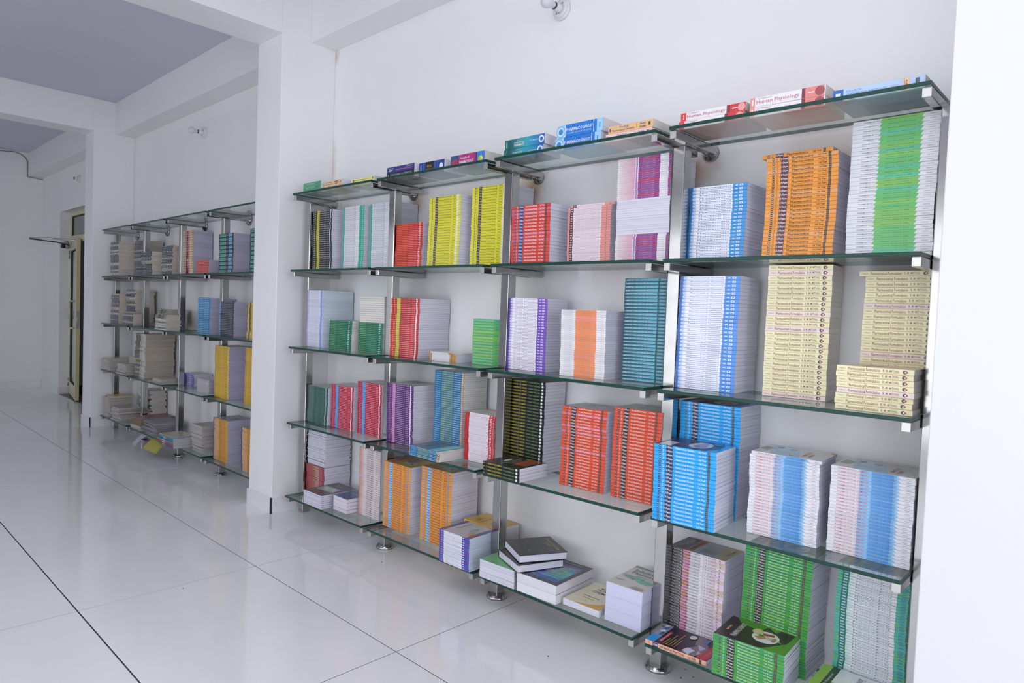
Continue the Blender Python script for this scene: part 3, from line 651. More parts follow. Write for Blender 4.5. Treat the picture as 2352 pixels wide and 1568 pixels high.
STY = {
 'ph_blue': dict(base='#4f9fdd', front='#8fa6b4', els=twoend('Pharmaceutics', '#3f9ae0', '#2d6fae', '#3d74b8')),
 'ph_orange': dict(base='#f2a040', front='#f0a050', els=dpharm('Pharmaceutics', '#5a2846', '#3c1f3a', ink='#3a2a1c'), var=[{}, dict(base='#f3ad68')]),
 'ph_green': dict(base='#e6e6ea', front='#d5dad4', var=[dict(bd='#62c06a'), dict(bd='#5cc490'), dict(bd='#7cc45c')],
    els=lambda v: [('g', 0, .2, 0, 1, '#dddde2', '#ebebef'), ('t', 'PHARMACEUTICS', .13, .32, .25, .62, '#6d6e78'), ('p', .315, .79, .82, .345, v['bd']), ('t', 'BAKLIWAL  JAWALE  Dr. RANE', .42, .73, .34, .66, '#3b6b46'), ('t', 'NIRALI', .88, .95, .38, .60, '#9a9aa4')]),
 'an_red': dict(base='#dd4a40', front='#8f8f9a', els=lambda v: [('r', .20, .30, 0, 1, '#2d4f8c')] + dpharm('Human Anatomy and Physiology', '#2d4f8c', '#244a86')(v), var=[{}, dict(base='#e0606a')]),
 'an_pink': dict(base='#eeb2ac', front='#e4a598', els=lambda v: [('r', 0, .05, 0, 1, '#e79a94'), ('r', .05, .13, 0, 1, '#4a2433'), ('r', .07, .11, .3, .7, '#e8d0d6'), ('r', .13, .78, 0, 1, '#ece2ea'), ('t', 'Human Anatomy and Physiology', .17, .75, .28, .72, '#c4606e'),
    ('r', .78, 1, 0, 1, '#e89a92'), ('c', .90, .5, .5, '#5b3a40')]),
 'pathology': dict(base='#e9e6ea', front='#dcd8e2', var=[dict(bd='#8d3a8a'), dict(bd='#a92468')],
    els=lambda v: [('g', .0, .34, 0, 1, '#e6e4e2', '#dca2bc'), ('t', 'PHARMACEUTICAL JURISPRUDENCE', .05, .30, .36, .62, '#c0787e'), ('r', .34, .352, 0, 1, '#f4f2f4'), ('r', .352, .385, 0, 1, '#a783b4'), ('r', .385, .40, 0, 1, '#f4f2f4'), ('r', .40, .80, 0, 1, v['bd']),
                   ('t', 'Dr. A. P. PAWAR  Dr. P. R. SHETE', .47, .71, .38, .64, '#e9dcea'), ('r', .80, .955, 0, 1, '#e4e3e6'), ('t', 'NIRALI', .90, .945, .4, .62, '#8c8a92'), ('r', .955, 1, 0, 1, v['bd'])]),
 'law_red': dict(base='#d3302c', front='#b54a3c', els=multi(('t', 'A TEXT BOOK OF PHARMACY', .06, .45, .28, .74, '#d99a3c'), ('t', 'Dr. N. MURUGESH  Dr. K. VIJAYA', .50, .80, .32, .68, '#f0c8c0'), ('r', .86, .92, .2, .8, '#e8ccc8'))),
 'bio_yellow': dict(base='#e6df3c', front='#d2cd5a', els=lambda v: [('c', .10, .5, .8, '#26242a'), ('r', .093, .107, .4, .6, '#f2f0d0'), ('r', .145, .165, .3, .75, '#8f8a30'), ('r', .20, .285, 0, 1, '#302a24'), ('t', 'D.Pharm', .208, .278, .26, .76, '#e4dfd0'),
    ('t', 'Biochemistry & Clinical Pathology', .30, .72, .25, .80, '#57502a'), ('t', '2nd Year', .77, .86, .32, .78, '#57502a'), ('r', .89, .945, 0, 1, '#eceadc')]),
 'law_black': dict(base='#26262b', front='#3c3c44', els=multi(('r', 0, .05, .1, .3, '#c8c8d0'), ('c', .115, .5, .7, '#d8d43c'), ('r', .14, .20, .1, .9, '#3a3a34'), ('r', .22, .36, 0, 1, '#d5d13f'), ('t', 'D.Pharm', .235, .345, .28, .76, '#6c6a20'),
    ('t', 'Pharmacy Law & Ethics', .385, .72, .22, .80, '#d9d9df'), ('t', '2nd Year', .76, .87, .3, .78, '#d9d9df'), ('r', .90, .945, 0, 1, '#e4e4ea'))),
 'logy_teal': dict(base='#6cc4b0', front='#a8bcb8', els=multi(('r', 0, .10, 0, 1, '#58bfae'), ('c', .06, .5, .6, '#2b3f66'), ('r', .10, .78, 0, 1, '#eceaf2'), ('t', 'Pharmacology', .14, .62, .22, .86, '#63707c'), ('r', .78, .97, 0, 1, '#48b99e'), ('c', .86, .5, .55, '#1e6b74'), ('r', .91, .94, .3, .7, '#d6ecc0'))),
 'chem_blue': dict(base='#5a9be6', front='#9fb2c6', els=twoend('Pharmaceutical Chemistry', '#4f96ea', '#3565b2', '#4a72c4')),
 'formul': dict(base='#f0e8bc', front='#d9c2a8', page=CREAMP, var=[{}, dict(base='#f0dcd4')],
    els=lambda v: [('t', 'A Textbook of', .03, .12, .38, .64, '#7c6a58'), ('t', 'Pharmaceutical Formulation', .155, .575, .22, .80, '#8c4a38'), ('t', 'B. M. MITHAL', .61, .82, .34, .76, '#84746a'), ('r', .61, .82, .16, .22, '#e0a878'), ('c', .885, .5, .85, '#59433f'), ('c', .895, .5, .4, '#efe6e0'), ('c', .912, .5, .42, '#b4553c')],
    art=[('R', .1, .9, .2, .9, '#d8bda0'), ('T', 'Pharmaceutical', .16, .8, .62, .72, '#a4523c'), ('T', 'Formulation', .16, .66, .48, .58, '#a4523c')]),
 'soc_purple': dict(base='#8a66c4', front='#9b8fb0', els=twoend('Social Pharmacy', '#7d58bf', '#4a3a86', '#a04e86')),
 'soc_orange': dict(base='#e8e6e8', front='#dcdadc', var=[dict(bd='#f08a52'), dict(bd='#f28a74')],
    els=lambda v: [('t', 'SOCIAL PHARMACY', .08, .28, .34, .66, '#8c92b4'), ('p', .32, .80, .785, .335, v['bd']), ('t', 'Dr. A. P. PAWAR  Dr. R. S. GAUD', .44, .68, .36, .64, '#a45a34'), ('t', 'NIRALI', .885, .95, .4, .62, '#a8a6ae')]),
 'teal_an': dict(base='#1f7f98', front='#3c5a66', els=multi(('g', 0, .72, .8, 1, '#10313e', '#4bb4cc'), ('g', 0, .72, .18, .8, '#17637e', '#2fa2c2'), ('r', 0, 1, 0, .16, '#0e4c60'), ('t', 'ELEMENTARY HUMAN ANATOMY AND PHYSIOLOGY', .03, .70, .26, .68, '#cfe6e0'),
    ('r', .715, .735, 0, 1, '#0f3a4a'), ('g', .75, .95, .25, .9, '#5d9aa8', '#39788a'), ('t', 'CHAURASIA', .77, .86, .4, .7, '#b8d4d8'), ('c', .955, .6, .55, '#e4eef0'))),
 'com_red': dict(base='#d02a30', front='#3a5a96', els=lambda v: [('r', 0, .02, .2, .8, '#eadcdc'), ('c', .125, .5, .8, '#ddd23c'), ('r', .165, .18, .2, .8, '#eec0bc'), ('r', .215, .34, 0, 1, '#d9dc52'), ('t', 'D.Pharm', .225, .33, .28, .76, '#a0903c'),
    ('t', 'Community Pharmacy & Management', .36, .70, .22, .82, '#f2dcdc'), ('t', '2nd Year', .74, .85, .3, .8, '#f2dcdc'), ('r', .885, .93, 0, 1, '#f0eef2')],
    art=[('R', 0, 1, 0, 1, '#3c5c92'), ('O', .5, .5, .3, .3, '#7d92b8')]),
 'gold_path': dict(base='#e4dcd2', front='#dcd6cc', els=multi(('r', 0, .09, 0, 1, '#c9a05c'), ('c', .05, .5, .7, '#6a3028'), ('r', .09, .74, 0, 1, '#ecebf0'), ('t', 'Biochemistry and Clinical Pathology', .12, .72, .26, .76, '#8a80a0'), ('r', .75, 1, 0, 1, '#c49a54'), ('r', .80, .84, .2, .8, '#8f4a3a'), ('r', .90, .93, .2, .8, '#a8723e'))),
 'green_path': dict(base='#5fbb70', front='#9cc48e', back='#5fbb70', var=[{}, dict(base='#7cc45a'), dict(base='#58bd84')],
    els=lambda v: [('t', 'Biochemistry and Clinical Pathology', .04, .72, .26, .76, '#d4b8d4'), ('t', 'P. S. Ghalsasi', .76, .93, .52, .82, '#20583a'), ('t', 'V. B. Murade', .76, .93, .14, .44, '#20583a'), ('c', .965, .45, .5, '#e4ece8')]),
 'white_hosp': dict(base='#e2e2f2', front='#c9cbdc', page=lin('#d2deea'), els=lambda v: [('g', 0, .16, 0, 1, '#5c6cb4', '#dfe0f2'), ('r', .03, .12, .12, .3, '#eef0fa'), ('t', 'Clinical Pharmacy and Therapeutics', .2, .72, .30, .72, '#7c84a6'), ('p', .80, 1.0, .97, .84, '#8b9be0'), ('p', .90, .97, 1, .93, '#c9d2f2')]),
 'green_dark': dict(base='#117a5c', front='#8aa48c', page=CREAMP, els=multi(('t', 'PATHOPHYSIOLOGY', .05, .30, .30, .72, '#b8c870'), ('t', 'Dr. S. R. NAVLE  R. B. PATIL', .38, .70, .34, .68, '#a2b878'), ('r', .84, .90, .25, .75, '#d4e4dc'))),
 'soc_red': dict(base='#df5030', front='#8d8c8a', back='#df5030', els=dpharm('Social Pharmacy', '#242226', '#1f1d20', ink='#fbeee8', stripe='#3b1f18'), var=[{}, dict(base='#e0707c')],
    art=[('P', [(0, .55), (.0, 1), (1, 1), (1, .45), (.3, .35)], '#8a8783'), ('P', [(0, 0), (0, .30), (.6, .05), (1, .12), (1, 0)], '#cf5a3e'), ('T', 'SOCIAL PHARMACY', .18, .78, .62, .72, '#c8c4be'), ('O', .55, .42, .16, .09, '#aca8a0')]),
 'dp_blue': dict(base='#22aaf2', front='#22a0e6', back='#22aaf2', els=dpharm('Pharmaceutical Chemistry', '#241d52', '#1b2a6a', ink='#f4fbff', stripe='#3a2a26'),
    art=[('P', [(0, .20), (0, 1), (1, 1), (1, .18), (.75, .10), (.4, .08)], '#2a2c4e'), ('R', .02, .5, .74, .94, '#c8c2c8'), ('T', 'Pharmaceutical', .1, .62, .66, .72, '#b83c4c'), ('T', 'Chemistry', .1, .5, .58, .64, '#b83c4c'), ('O', .50, .40, .34, .17, '#c9d6e4'), ('O', .42, .38, .2, .10, '#8d8fc0'),
         ('P', [(.3, .3), (.75, .34), (.6, .46), (.45, .42)], '#b090c0'), ('O', .72, .46, .1, .06, '#e0d890'), ('P', [(1, .18), (1, .32), (.7, .24), (.72, .14)], '#2f6f9c')]),
 'nir_blue': dict(base='#e8e6ec', front='#cfcdcb', back='#dedce2', els=lambda v: [('r', .36, .80, 0, 1, '#8ec6f0'), ('p', .80, .84, .80, .80, '#8ec6f0'), ('g', .50, .76, 0, 1, '#6ab0ee', '#4e9ee8'), ('t', 'PHARMACEUTICAL CHEMISTRY', .09, .47, .24, .72, '#cc6470'), ('t', 'Late KOTNIS  Late Dr. BOBARDE', .515, .79, .52, .84, '#3d6fb0'), ('t', 'Dr. BORASTE  Dr. Mrs. JAISWAL', .515, .79, .14, .46, '#3d6fb0'), ('t', 'NIRALI', .90, .96, .38, .6, '#8c8a94')],
    art=[('P', [(0, .30), (0, .74), (1, .90), (1, .55)], '#9dbcd6'), ('P', [(.45, .44), (.5, .74), (.95, .82), (.92, .52)], '#b9cfe0'), ('O', .78, .76, .10, .045, '#5d6f84'), ('O', .72, .56, .12, .06, '#8aa0c4'), ('P', [(.35, .86), (.42, .99), (.75, .97), (.68, .84)], '#86887e'),
         ('T', 'PHARMACEUTICAL', .2, .72, .28, .34, '#c87a7c'), ('T', 'CHEMISTRY', .2, .56, .20, .26, '#c87a7c'), ('P', [(1, 0), (1, .10), (.8, 0)], '#d4624e'), ('O', .2, .47, .06, .035, '#cdb878')]),
 'black_med': dict(base='#141419', front='#24242a', back='#141419', page=lin('#dedce4'), els=multi(('r', .005, .05, .35, .68, '#8c882c'), ('r', .085, .093, 0, 1, '#6a6a66'), ('t', 'PHARMACEUTICAL CHEMISTRY', .13, .52, .32, .76, '#d3c92c'), ('r', .345, .365, 0, 1, '#6e5f42'), ('t', 'P. Gundu Rao  V. Balasubramaniam', .56, .855, .34, .68, '#8fc86c'), ('r', .75, .765, 0, 1, '#4d4838'), ('c', .92, .5, 1.0, '#dfe6e0')),
    art=[('G', .30, .98, .08, .42, '#7c3c28', '#b8532e'), ('R', .86, .99, .42, .50, '#5f9a4c'), ('O', .52, .72, .15, .05, '#d0d4dc'), ('T', 'Inorganic Pharmaceutical', .16, .84, .56, .63, '#b7bea0'), ('T', 'Chemistry', .25, .72, .46, .53, '#b7bea0'), ('T', 'P. Gundu Rao', .40, .8, .14, .18, '#a0ae62')]),
 'purple_hosp': dict(base='#5f2b78', front='#8f9aa0', back='#5f2b78', els=lambda v: [('c', .11, .5, .85, '#e0a8d0'), ('c', .11, .5, .5, '#7c3c90'), ('v', 'PCI', .155, .175, .2, .8, '#e0b8dc'), ('r', .215, .33, 0, 1, '#dd9ccb'), ('t', 'D.Pharm', .225, .32, .28, .76, '#9c5a98'), ('t', 'Hospital and Clinical Pharmacy', .355, .69, .2, .84, '#e6d6ee'), ('t', '2nd Year', .73, .845, .3, .82, '#e6d6ee'), ('r', .88, .925, 0, 1, '#f0eef6')],
    art=[('G', 0, 1, 0, 1, '#96a898', '#a9b0b8'), ('P', [(.5, .5), (.5, 1), (1, 1), (1, .4)], '#4a5a74'), ('O', .5, .3, .2, .1, '#b8bca8')]),
 'blue_comm': dict(base='#2b78ac', front='#456f84', back='#2b78ac', page=CREAMP, els=multi(('t', 'COMMUNITY', .03, .22, .24, .76, '#9cc8e4'), ('r', .25, .66, .0, 1, '#3c82a0'), ('t', 'PHARMACY PRACTICE', .27, .64, .22, .78, '#cfc860'), ('t', 'RAMESH ADEPU', .68, .90, .26, .74, '#cfe2f0'), ('r', .925, 1, 0, 1, '#c9a27c'), ('c', .96, .5, .6, '#f0e2d8')),
    art=[('G', .02, .98, .35, 1, '#3c7894', '#5a6c7c'), ('R', .02, .98, .02, .34, '#7cc0c8'), ('R', .02, .98, .14, .18, '#e6e4e4'), ('T', 'COMMUNITY PHARMACY', .1, .9, .62, .72, '#8a8a58'), ('P', [(.55, .35), (.55, .42), (.75, .42), (.75, .35)], '#cc4c54')]),
 'redwhite': dict(base='#c92d33', front='#c4c2bc', els=lambda v: [('c', .10, .5, .7, '#5c3034'), ('r', .15, .80, 0, 1, '#eceaf4'), ('t', 'Community Pharmacy and Management', .17, .78, .28, .72, '#cc8890'), ('r', .84, .90, .2, .8, '#eeccd0'), ('r', .94, .97, .2, .8, '#e4a0a4')],
    art=[('R', 0, 1, 0, 1, '#c6c4be'), ('R', .7, .95, .5, .95, '#cc7a70')]),
 'green_law': dict(base='#12534a', front='#a8aca2', els=multi(('t', 'PHARMACOTHERAPEUTICS', .07, .33, .24, .80, '#a8c0b8'), ('t', 'Dr. SAGAR TATE  Dr. P. D. CHAUDHARI', .40, .82, .26, .78, '#8fb0a8'), ('r', .87, .925, .2, .8, '#ccdad4')), art=[('R', 0, 1, 0, 1, '#a9aca2'), ('R', .3, .9, .3, .4, '#c09890')]),
 'thera_red': dict(base='#c8213f', front='#9a8f98', back='#c8213f', els=lambda v: [('c', .10, .5, .85, '#7fb4ee'), ('v', 'PCI', .145, .165, .2, .8, '#f0c0cc'), ('r', .20, .33, 0, 1, '#4aa6ec'), ('t', 'D.Pharm', .21, .32, .28, .76, '#9fd2f8'), ('t', 'Pharmacotherapeutics', .36, .72, .2, .84, '#f0ccd4'), ('t', '2nd Year', .76, .87, .3, .82, '#f0ccd4'), ('r', .90, .94, 0, 1, '#f2f0f4')],
    art=[('G', 0, 1, 0, 1, '#8e8790', '#a99aa0'), ('O', .6, .5, .2, .1, '#b9a8ac')]),
 'lab': dict(base='#f0b294', front='#241c34', els=multi(('t', 'PCI', .055, .075, .2, .85, '#5a3c34'), ('r', .125, .225, 0, 1, '#3c2456'), ('t', 'D.PHARMA', .132, .218, .25, .78, '#e6dcee'), ('t', 'LAB MANUAL PRACTICAL', .25, .66, .26, .80, '#4a3830'), ('t', '1st YEAR', .72, .84, .26, .80, '#4a3830'), ('r', .895, .93, 0, 1, '#5a3434')),
    art=[('R', .0, .35, .86, 1, '#2aa0e4'), ('P', [(.35, .86), (.35, 1), (1, 1), (1, .86)], '#9494b8'), ('P', [(.5, .88), (.62, .97), (.78, .9)], '#efeff6'), ('P', [(.7, .9), (.85, .99), (.98, .9)], '#5a6c9c'), ('O', .5, .90, .12, .03, '#22607c'), ('P', [(.82, .95), (.9, 1), (1, .98), (.95, .9)], '#ececf2'),
         ('R', .12, .72, .77, .82, '#c42c3c'), ('T', 'LAB MANUAL PRACTICAL', .16, .68, .78, .81, '#f0dce0'),
         ('T', 'Pharmaceutics', .16, .42, .71, .74, '#d8c84c'), ('T', 'Pharmaceutical Chemistry', .16, .66, .665, .695, '#d8c84c'), ('T', 'Pharmacognosy', .16, .46, .62, .65, '#d8c84c'), ('T', 'Human Anatomy and Physiology', .16, .78, .575, .605, '#d8c84c'), ('T', 'Social Pharmacy', .16, .5, .53, .56, '#d8c84c'),
         ('R', .08, .13, .71, .74, '#cc5040'), ('R', .08, .13, .665, .695, '#c8a43c'), ('R', .08, .13, .62, .65, '#58986a'), ('R', .08, .13, .575, .605, '#cc6040'), ('R', .08, .13, .53, .56, '#a03c6c'),
         ('O', .80, .46, .10, .055, '#e0dccf'), ('P', [(.0, .20), (.0, .42), (.45, .34), (.95, .40), (1, .30), (.5, .12), (.2, .14)], '#7e6a78'), ('P', [(.0, .3), (.1, .42), (.3, .38), (.25, .26)], '#d6d6ea'), ('P', [(.3, .2), (.55, .3), (.5, .16)], '#b8b4cc'), ('P', [(.62, .2), (.9, .34), (.95, .2)], '#5868a0'), ('P', [(.35, .34), (.5, .39), (.52, .30)], '#2c2c3c'), ('P', [(.1, .2), (.3, .22), (.2, .14)], '#c8a8b0'),
         ('P', [(.0, .0), (.0, .17), (.62, .12), (.7, .0)], '#c02432'), ('R', .72, 1, 0, .11, '#2a94d8'), ('T', 'PRACTICAL', .2, .45, .05, .08, '#d0987c')]),
 'practical': dict(base='#ece8ec', front='#a8b0b0', back='#d8d0c8', var=[dict(bd='#e79ab8', e2='#efd6e4'), dict(bd='#d89888', e2='#dcc0ac'), dict(bd='#e79ab8', e2='#e8ccdc')],
    els=lambda v: [('r', 0, .26, 0, 1, '#1b1a1f'), ('g', .60, 1, 0, 1, '#ece8ec', v['e2']), ('r', .26, .385, 0, 1, v['bd']), ('t', 'PRACTICAL', .07, .25, .20, .80, '#f2f0f2'), ('t', 'PHARMACOGNOSY', .268, .575, .20, .80, '#463c48'), ('t', 'C. K. KOKATE', .62, .855, .22, .78, '#75607c'), ('c', .92, .5, .8, '#5c5460'), ('c', .925, .55, .5, v['e2'])],
    art=[('R', 0, 1, .73, 1, '#26262a'), ('R', 0, 1, .60, .73, '#b4602e'), ('G', 0, 1, 0, .60, '#a9b3b3', '#a9b3b3'), ('P', [(0, 0), (0, .16), (1, .3), (1, 0)], '#b5a06a'), ('T', 'Practical', .25, .85, .80, .92, '#c8c4bc'), ('T', 'PHARMACOGNOSY', .1, .9, .63, .69, '#5c3420'), ('P', [(.15, .25), (.2, .52), (.5, .5), (.45, .22)], '#90958e'), ('P', [(.55, .24), (.6, .5), (.85, .5), (.8, .22)], '#b4a494'), ('T', 'C. K. Kokate', .35, .85, .06, .12, '#5c5038')]),
 'cog_green': dict(base='#3f9c48', front='#5c9c30', back='#3f9c48', els=dpharm('Pharmacognosy', '#2b1c1e', '#231a1c', ink='#e8f4e4', stripe='#43291f'), var=[{}, dict(base='#54a63e'), dict(base='#3da35c')],
    art=[('P', [(0, .36), (0, 1), (1, 1), (1, .93), (.95, .42), (.80, .32), (1, .26), (1, .06), (.5, .09), (.12, .27)], '#32231f'), ('P', [(1, .92), (.8, .82), (.72, .6), (.82, .48), (1, .46)], '#55962c'), ('O', .50, .38, .26, .185, '#eceae6'), ('O', .66, .53, .13, .075, '#c6c860'), ('O', .66, .53, .10, .055, '#d8d4a0'),
         ('T', 'PHARMACOGNOSY', .14, .80, .72, .80, '#f2eee8'), ('R', .32, .56, .88, .91, '#d8a030'), ('R', .42, .48, .88, .92, '#3a90c0'), ('P', [(.35, .46), (.42, .52), (.54, .40), (.44, .36)], '#d2913c'), ('P', [(.55, .42), (.64, .46), (.70, .30), (.60, .28)], '#a24a26'), ('O', .52, .45, .05, .04, '#4c8a4c'), ('P', [(.42, .36), (.55, .38), (.52, .26), (.44, .27)], '#d0c9b4'), ('O', .47, .26, .1, .03, '#b08a5c'), ('P', [(.45, .22), (.5, .2), (.42, .14)], '#8fc040')]),
 'cog_white': dict(base='#4fb49a', front='#d8dcdc', back='#4fb49a', var=[{}, dict(base='#68b070')],
    els=lambda v: [('r', .06, .15, 0, 1, '#256a70'), ('r', .08, .13, .25, .75, '#9cd0c4'), ('r', .15, .75, 0, 1, '#e6e4ea'), ('g', .15, .24, 0, 1, '#c2e0d8', '#e6e4ea'), ('t', 'Pharmacognosy', .24, .70, .22, .86, '#3f6f7c'), ('r', .80, .86, .3, .7, '#2c7cae'), ('r', .885, .925, 0, 1, '#25554e')],
    art=[('R', 0, 1, .88, 1, '#8cbc44'), ('R', 0, 1, .78, .88, '#2f4634'), ('P', [(.2, .60), (.2, .78), (.75, .78), (.75, .60)], '#dfe4dc'), ('R', .0, .35, .60, .78, '#7cb440'), ('T', 'D.Pharmacy', .2, .7, .81, .85, '#c8d8a8'), ('T', 'Pharmacognosy', .12, .88, .44, .56, '#6c7480'), ('T', 'First Year', .2, .55, .34, .40, '#8c8c94'), ('P', [(.5, .08), (.62, .3), (.9, .26), (.85, .05)], '#b8c4c0')]),
 'rev_green': dict(base='#7ab07c', front='#68a870', back='#c890a0', els=multi(('r', .2, .8, .3, .7, '#d0e0d0')), art=[('G', 0, 1, 0, 1, '#6fae74', '#7fb884')]),
 'history': dict(base='#17171b', front='#232327', back='#17171b', hard=True, els=multi(('t', 'PHARMACEUTICAL HISTORY', .2, .8, .3, .7, '#b8a04c')),
    art=[('T', 'PHARMACEUTICAL HISTORY', .12, .88, .84, .90, '#b09c48'), ('T', 'OF INDIA', .36, .62, .75, .81, '#b09c48'), ('R', .1, .9, .52, .523, '#8c7c3c'), ('R', .1, .9, .30, .303, '#8c7c3c'), ('R', .2, .8, .62, .623, '#5c563a'), ('R', .2, .8, .58, .583, '#5c563a'), ('R', .25, .75, .46, .463, '#5c563a'), ('R', .25, .75, .42, .423, '#5c563a'), ('R', .25, .75, .38, .383, '#5c563a'), ('R', .1, .9, .10, .104, '#a08c40'), ('T', 'Harkishan Singh', .1, .3, .40, .44, '#b09c48'), ('R', .72, .80, .26, .28, '#b09c48'), ('O', .45, .70, .05, .025, '#4c4838')]),
 'organic': dict(base='#33343c', front='#3c3e44', back='#33343c', page=lin('#e4e3ea'), els=multi(('t', 'Organic Medicinal and Pharmaceutical Chemistry', .1, .8, .3, .7, '#c8b878')),
    art=[('G', .12, .90, .10, .82, '#3c4f9c', '#3c4f9c'), ('P', [(.12, .10), (.12, .82), (.90, .82), (.90, .10)][::-1], '#3f5a9a'), ('P', [(.40, .20), (.45, .74), (.90, .78), (.90, .22)], '#3f8a9c'), ('P', [(.62, .3), (.66, .6), (.90, .56), (.90, .3)], '#4fa6a6'), ('R', .12, .90, .82, .835, '#9c3a58'), ('R', .18, .90, .70, .745, '#9c3a58'), ('T', "Wilson and Gisvold's Textbook of", .30, .80, .71, .737, '#f0e8ee'),
         ('T', 'Organic', .40, .66, .62, .68, '#c9c388'), ('T', 'Medicinal', .36, .72, .55, .61, '#c9c388'), ('T', 'and', .50, .58, .51, .54, '#e0e0e8'), ('T', 'Pharmaceutical', .24, .82, .44, .50, '#c9c388'), ('T', 'Chemistry', .34, .72, .37, .43, '#c9c388'), ('T', 'Twelfth Edition', .4, .62, .31, .335, '#b0b8c8'), ('T', 'John M. Beale, Jr.  John H. Block', .20, .80, .23, .265, '#dfe2ea'), ('O', .28, .15, .05, .02, '#a09850'), ('T', 'TWELFTH EDITION', .3, .8, .90, .93, '#b8bcc4')]),
 'medicinal': dict(base='#dcd5b8', front='#ddd6ba', back='#dcd5b8', page=lin('#dfe0ea'), els=multi(('r', .2, .8, .3, .7, '#8c7c50')),
    art=[('P', [(.28, .0), (.60, .07), (.80, .16), (1, .34), (1, 0)], '#d2a03e'), ('P', [(.26, .0), (.60, .085), (.80, .18), (1, .38), (1, .34), (.80, .16), (.60, .07)], '#e2823c'), ('T', 'MEDICINAL AND', .34, .86, .80, .86, '#33343c'), ('T', 'PHARMACEUTICAL', .30, .92, .72, .78, '#33343c'), ('T', 'CHEMISTRY', .24, .94, .59, .69, '#2c3572'), ('T', 'Harkishan Singh', .24, .66, .36, .41, '#5a5a54'), ('T', 'V. K. Kapoor', .28, .60, .27, .32, '#5a5a54'), ('R', .25, .55, .19, .193, '#d8a860'), ('R', .25, .55, .165, .168, '#d8a860'), ('R', .25, .55, .14, .143, '#d8a860')]),
 'industrial': dict(base='#b9bcbe', front='#cbc8c4', back='#8a3c34', page=lin('#d6d5ee'), els=multi(('t', 'Industrial Pharmacy', .1, .8, .3, .7, '#3c4448')),
    art=[('R', 0, 1, .92, .96, '#33605c'), ('R', .0, 1, .88, .905, '#5cb0a8'), ('T', 'Industrial', .14, .74, .72, .85, '#33343a'), ('T', 'Pharmacy', .16, .86, .58, .71, '#33343a'), ('R', .36, .72, .52, .57, '#78c0a8'), ('O', .38, .44, .26, .07, '#68b89c'), ('O', .74, .38, .22, .08, '#68b89c'), ('O', .36, .40, .07, .02, '#6c6a60'), ('O', .60, .45, .06, .02, '#6c6a60'), ('R', .04, .34, .50, .505, '#7c8c90'), ('R', .04, .34, .47, .475, '#7c8c90'), ('R', .04, .30, .44, .445, '#7c8c90'), ('R', .06, .30, .22, .25, '#a4a29c'), ('P', [(.6, .04), (.7, .14), (.92, .12), (.95, .03)], '#a89484')]),
 'logy_orange': dict(base='#ee9e42', front='#c07f38', back='#ee9e42', els=dpharm('Pharmacology', '#3aa8ee', '#3a98e0', ink='#5c3c22', stripe='#45b0ee', year=('2nd Year',)), var=[{}, dict(base='#f09a62')],
    art=[('G', 0, 1, .48, 1, '#c8893c', '#b87838'), ('P', [(0, 0), (0, .45), (.5, .48), (1, .30), (1, 0)], '#b3a548'), ('T', 'Pharmacology', .2, .75, .80, .88, '#7c5030'), ('O', .58, .50, .20, .11, '#7c8594'), ('O', .30, .48, .10, .06, '#c4bba0'), ('O', .32, .28, .17, .12, '#c9c0a8'), ('P', [(.25, .24), (.38, .22), (.36, .34), (.28, .33)], '#8c5a40')]),
 'clin_yellow': dict(base='#e8bd2e', front='#cfa23a', back='#e8bd2e', page=lin('#d8d5dc'), els=multi(('t', 'HOSPITAL', .04, .22, .26, .78, '#7a3a28'), ('t', 'and', .26, .32, .35, .62, '#a8702c'), ('t', 'Clinical Pharmacy', .35, .66, .26, .80, '#7a3a28'), ('t', 'P. C. Dandiya', .70, .95, .54, .86, '#4c3c20'), ('t', 'Mukul Mathur', .70, .95, .14, .46, '#4c3c20')),
    art=[('T', 'A Textbook of', .2, .5, .84, .88, '#7c6430'), ('T', 'HOSPITAL and', .2, .62, .70, .80, '#6c4c40'), ('T', 'Clinical Pharmacy', .16, .86, .56, .66, '#7c4c3c'), ('P', [(.2, .30), (.3, .42), (.55, .40), (.65, .52), (.72, .38), (.5, .28), (.4, .18)], '#8c8ea4')]),
 'clin_purple': dict(base='#5156b4', front='#c3b9b6', back='#6a58a0', page=lin('#cdd9ec'), els=lambda v: [('c', .09, .5, .5, '#e4e4f4'), ('g', .12, .22, 0, 1, '#4c3f9c', '#ececf6'), ('r', .17, .77, 0, 1, '#eeeef6'), ('t', 'Hospital and Clinical Pharmacy', .20, .74, .26, .76, '#7470b0'), ('r', .80, .845, .3, .74, '#e4e4f4'), ('c', .92, .5, .9, '#6c50a8')], var=[{}, dict(base='#6448a4')],
    art=[('R', .0, .36, .88, 1, '#6a5a88'), ('R', .36, 1, .88, 1, '#4f4588'), ('R', .0, .4, .0, .12, '#8c5660'), ('R', .4, 1, .0, .14, '#6a588e'), ('T', 'Pharmacy', .35, .9, .68, .76, '#66646a'), ('R', .2, .85, .60, .605, '#8c8a90'), ('O', .55, .35, .16, .07, '#8fb0a8'), ('O', .3, .22, .16, .06, '#b89c8c'), ('O', .25, .12, .14, .04, '#b87c50')]),
 'mag_red': dict(base='#a03036', front='#8c3a3c', els=multi(('t', 'JURISPRUDENCE', .14, .34, .24, .8, '#c49098'), ('r', .36, .48, .2, .8, '#b0843c'), ('t', 'PHARMA', .50, .72, .12, .9, '#e8dcdc'), ('r', .76, .88, .3, .7, '#c88c90'), ('c', .95, .5, .6, '#8c7cb8'))),
 'mag_white': dict(base='#c8c6d0', front='#c9c6d2', back='#46484e', page=lin('#d9d8e4'), els=multi(('r', 0, 1, 0, .2, '#4c4c54'))),
 'brown_cov': dict(base='#5c4f50', front='#63585a', back='#5c4f50', page=lin('#d8d6e6'), els=multi(('r', .2, .8, .3, .7, '#b0a8a8')),
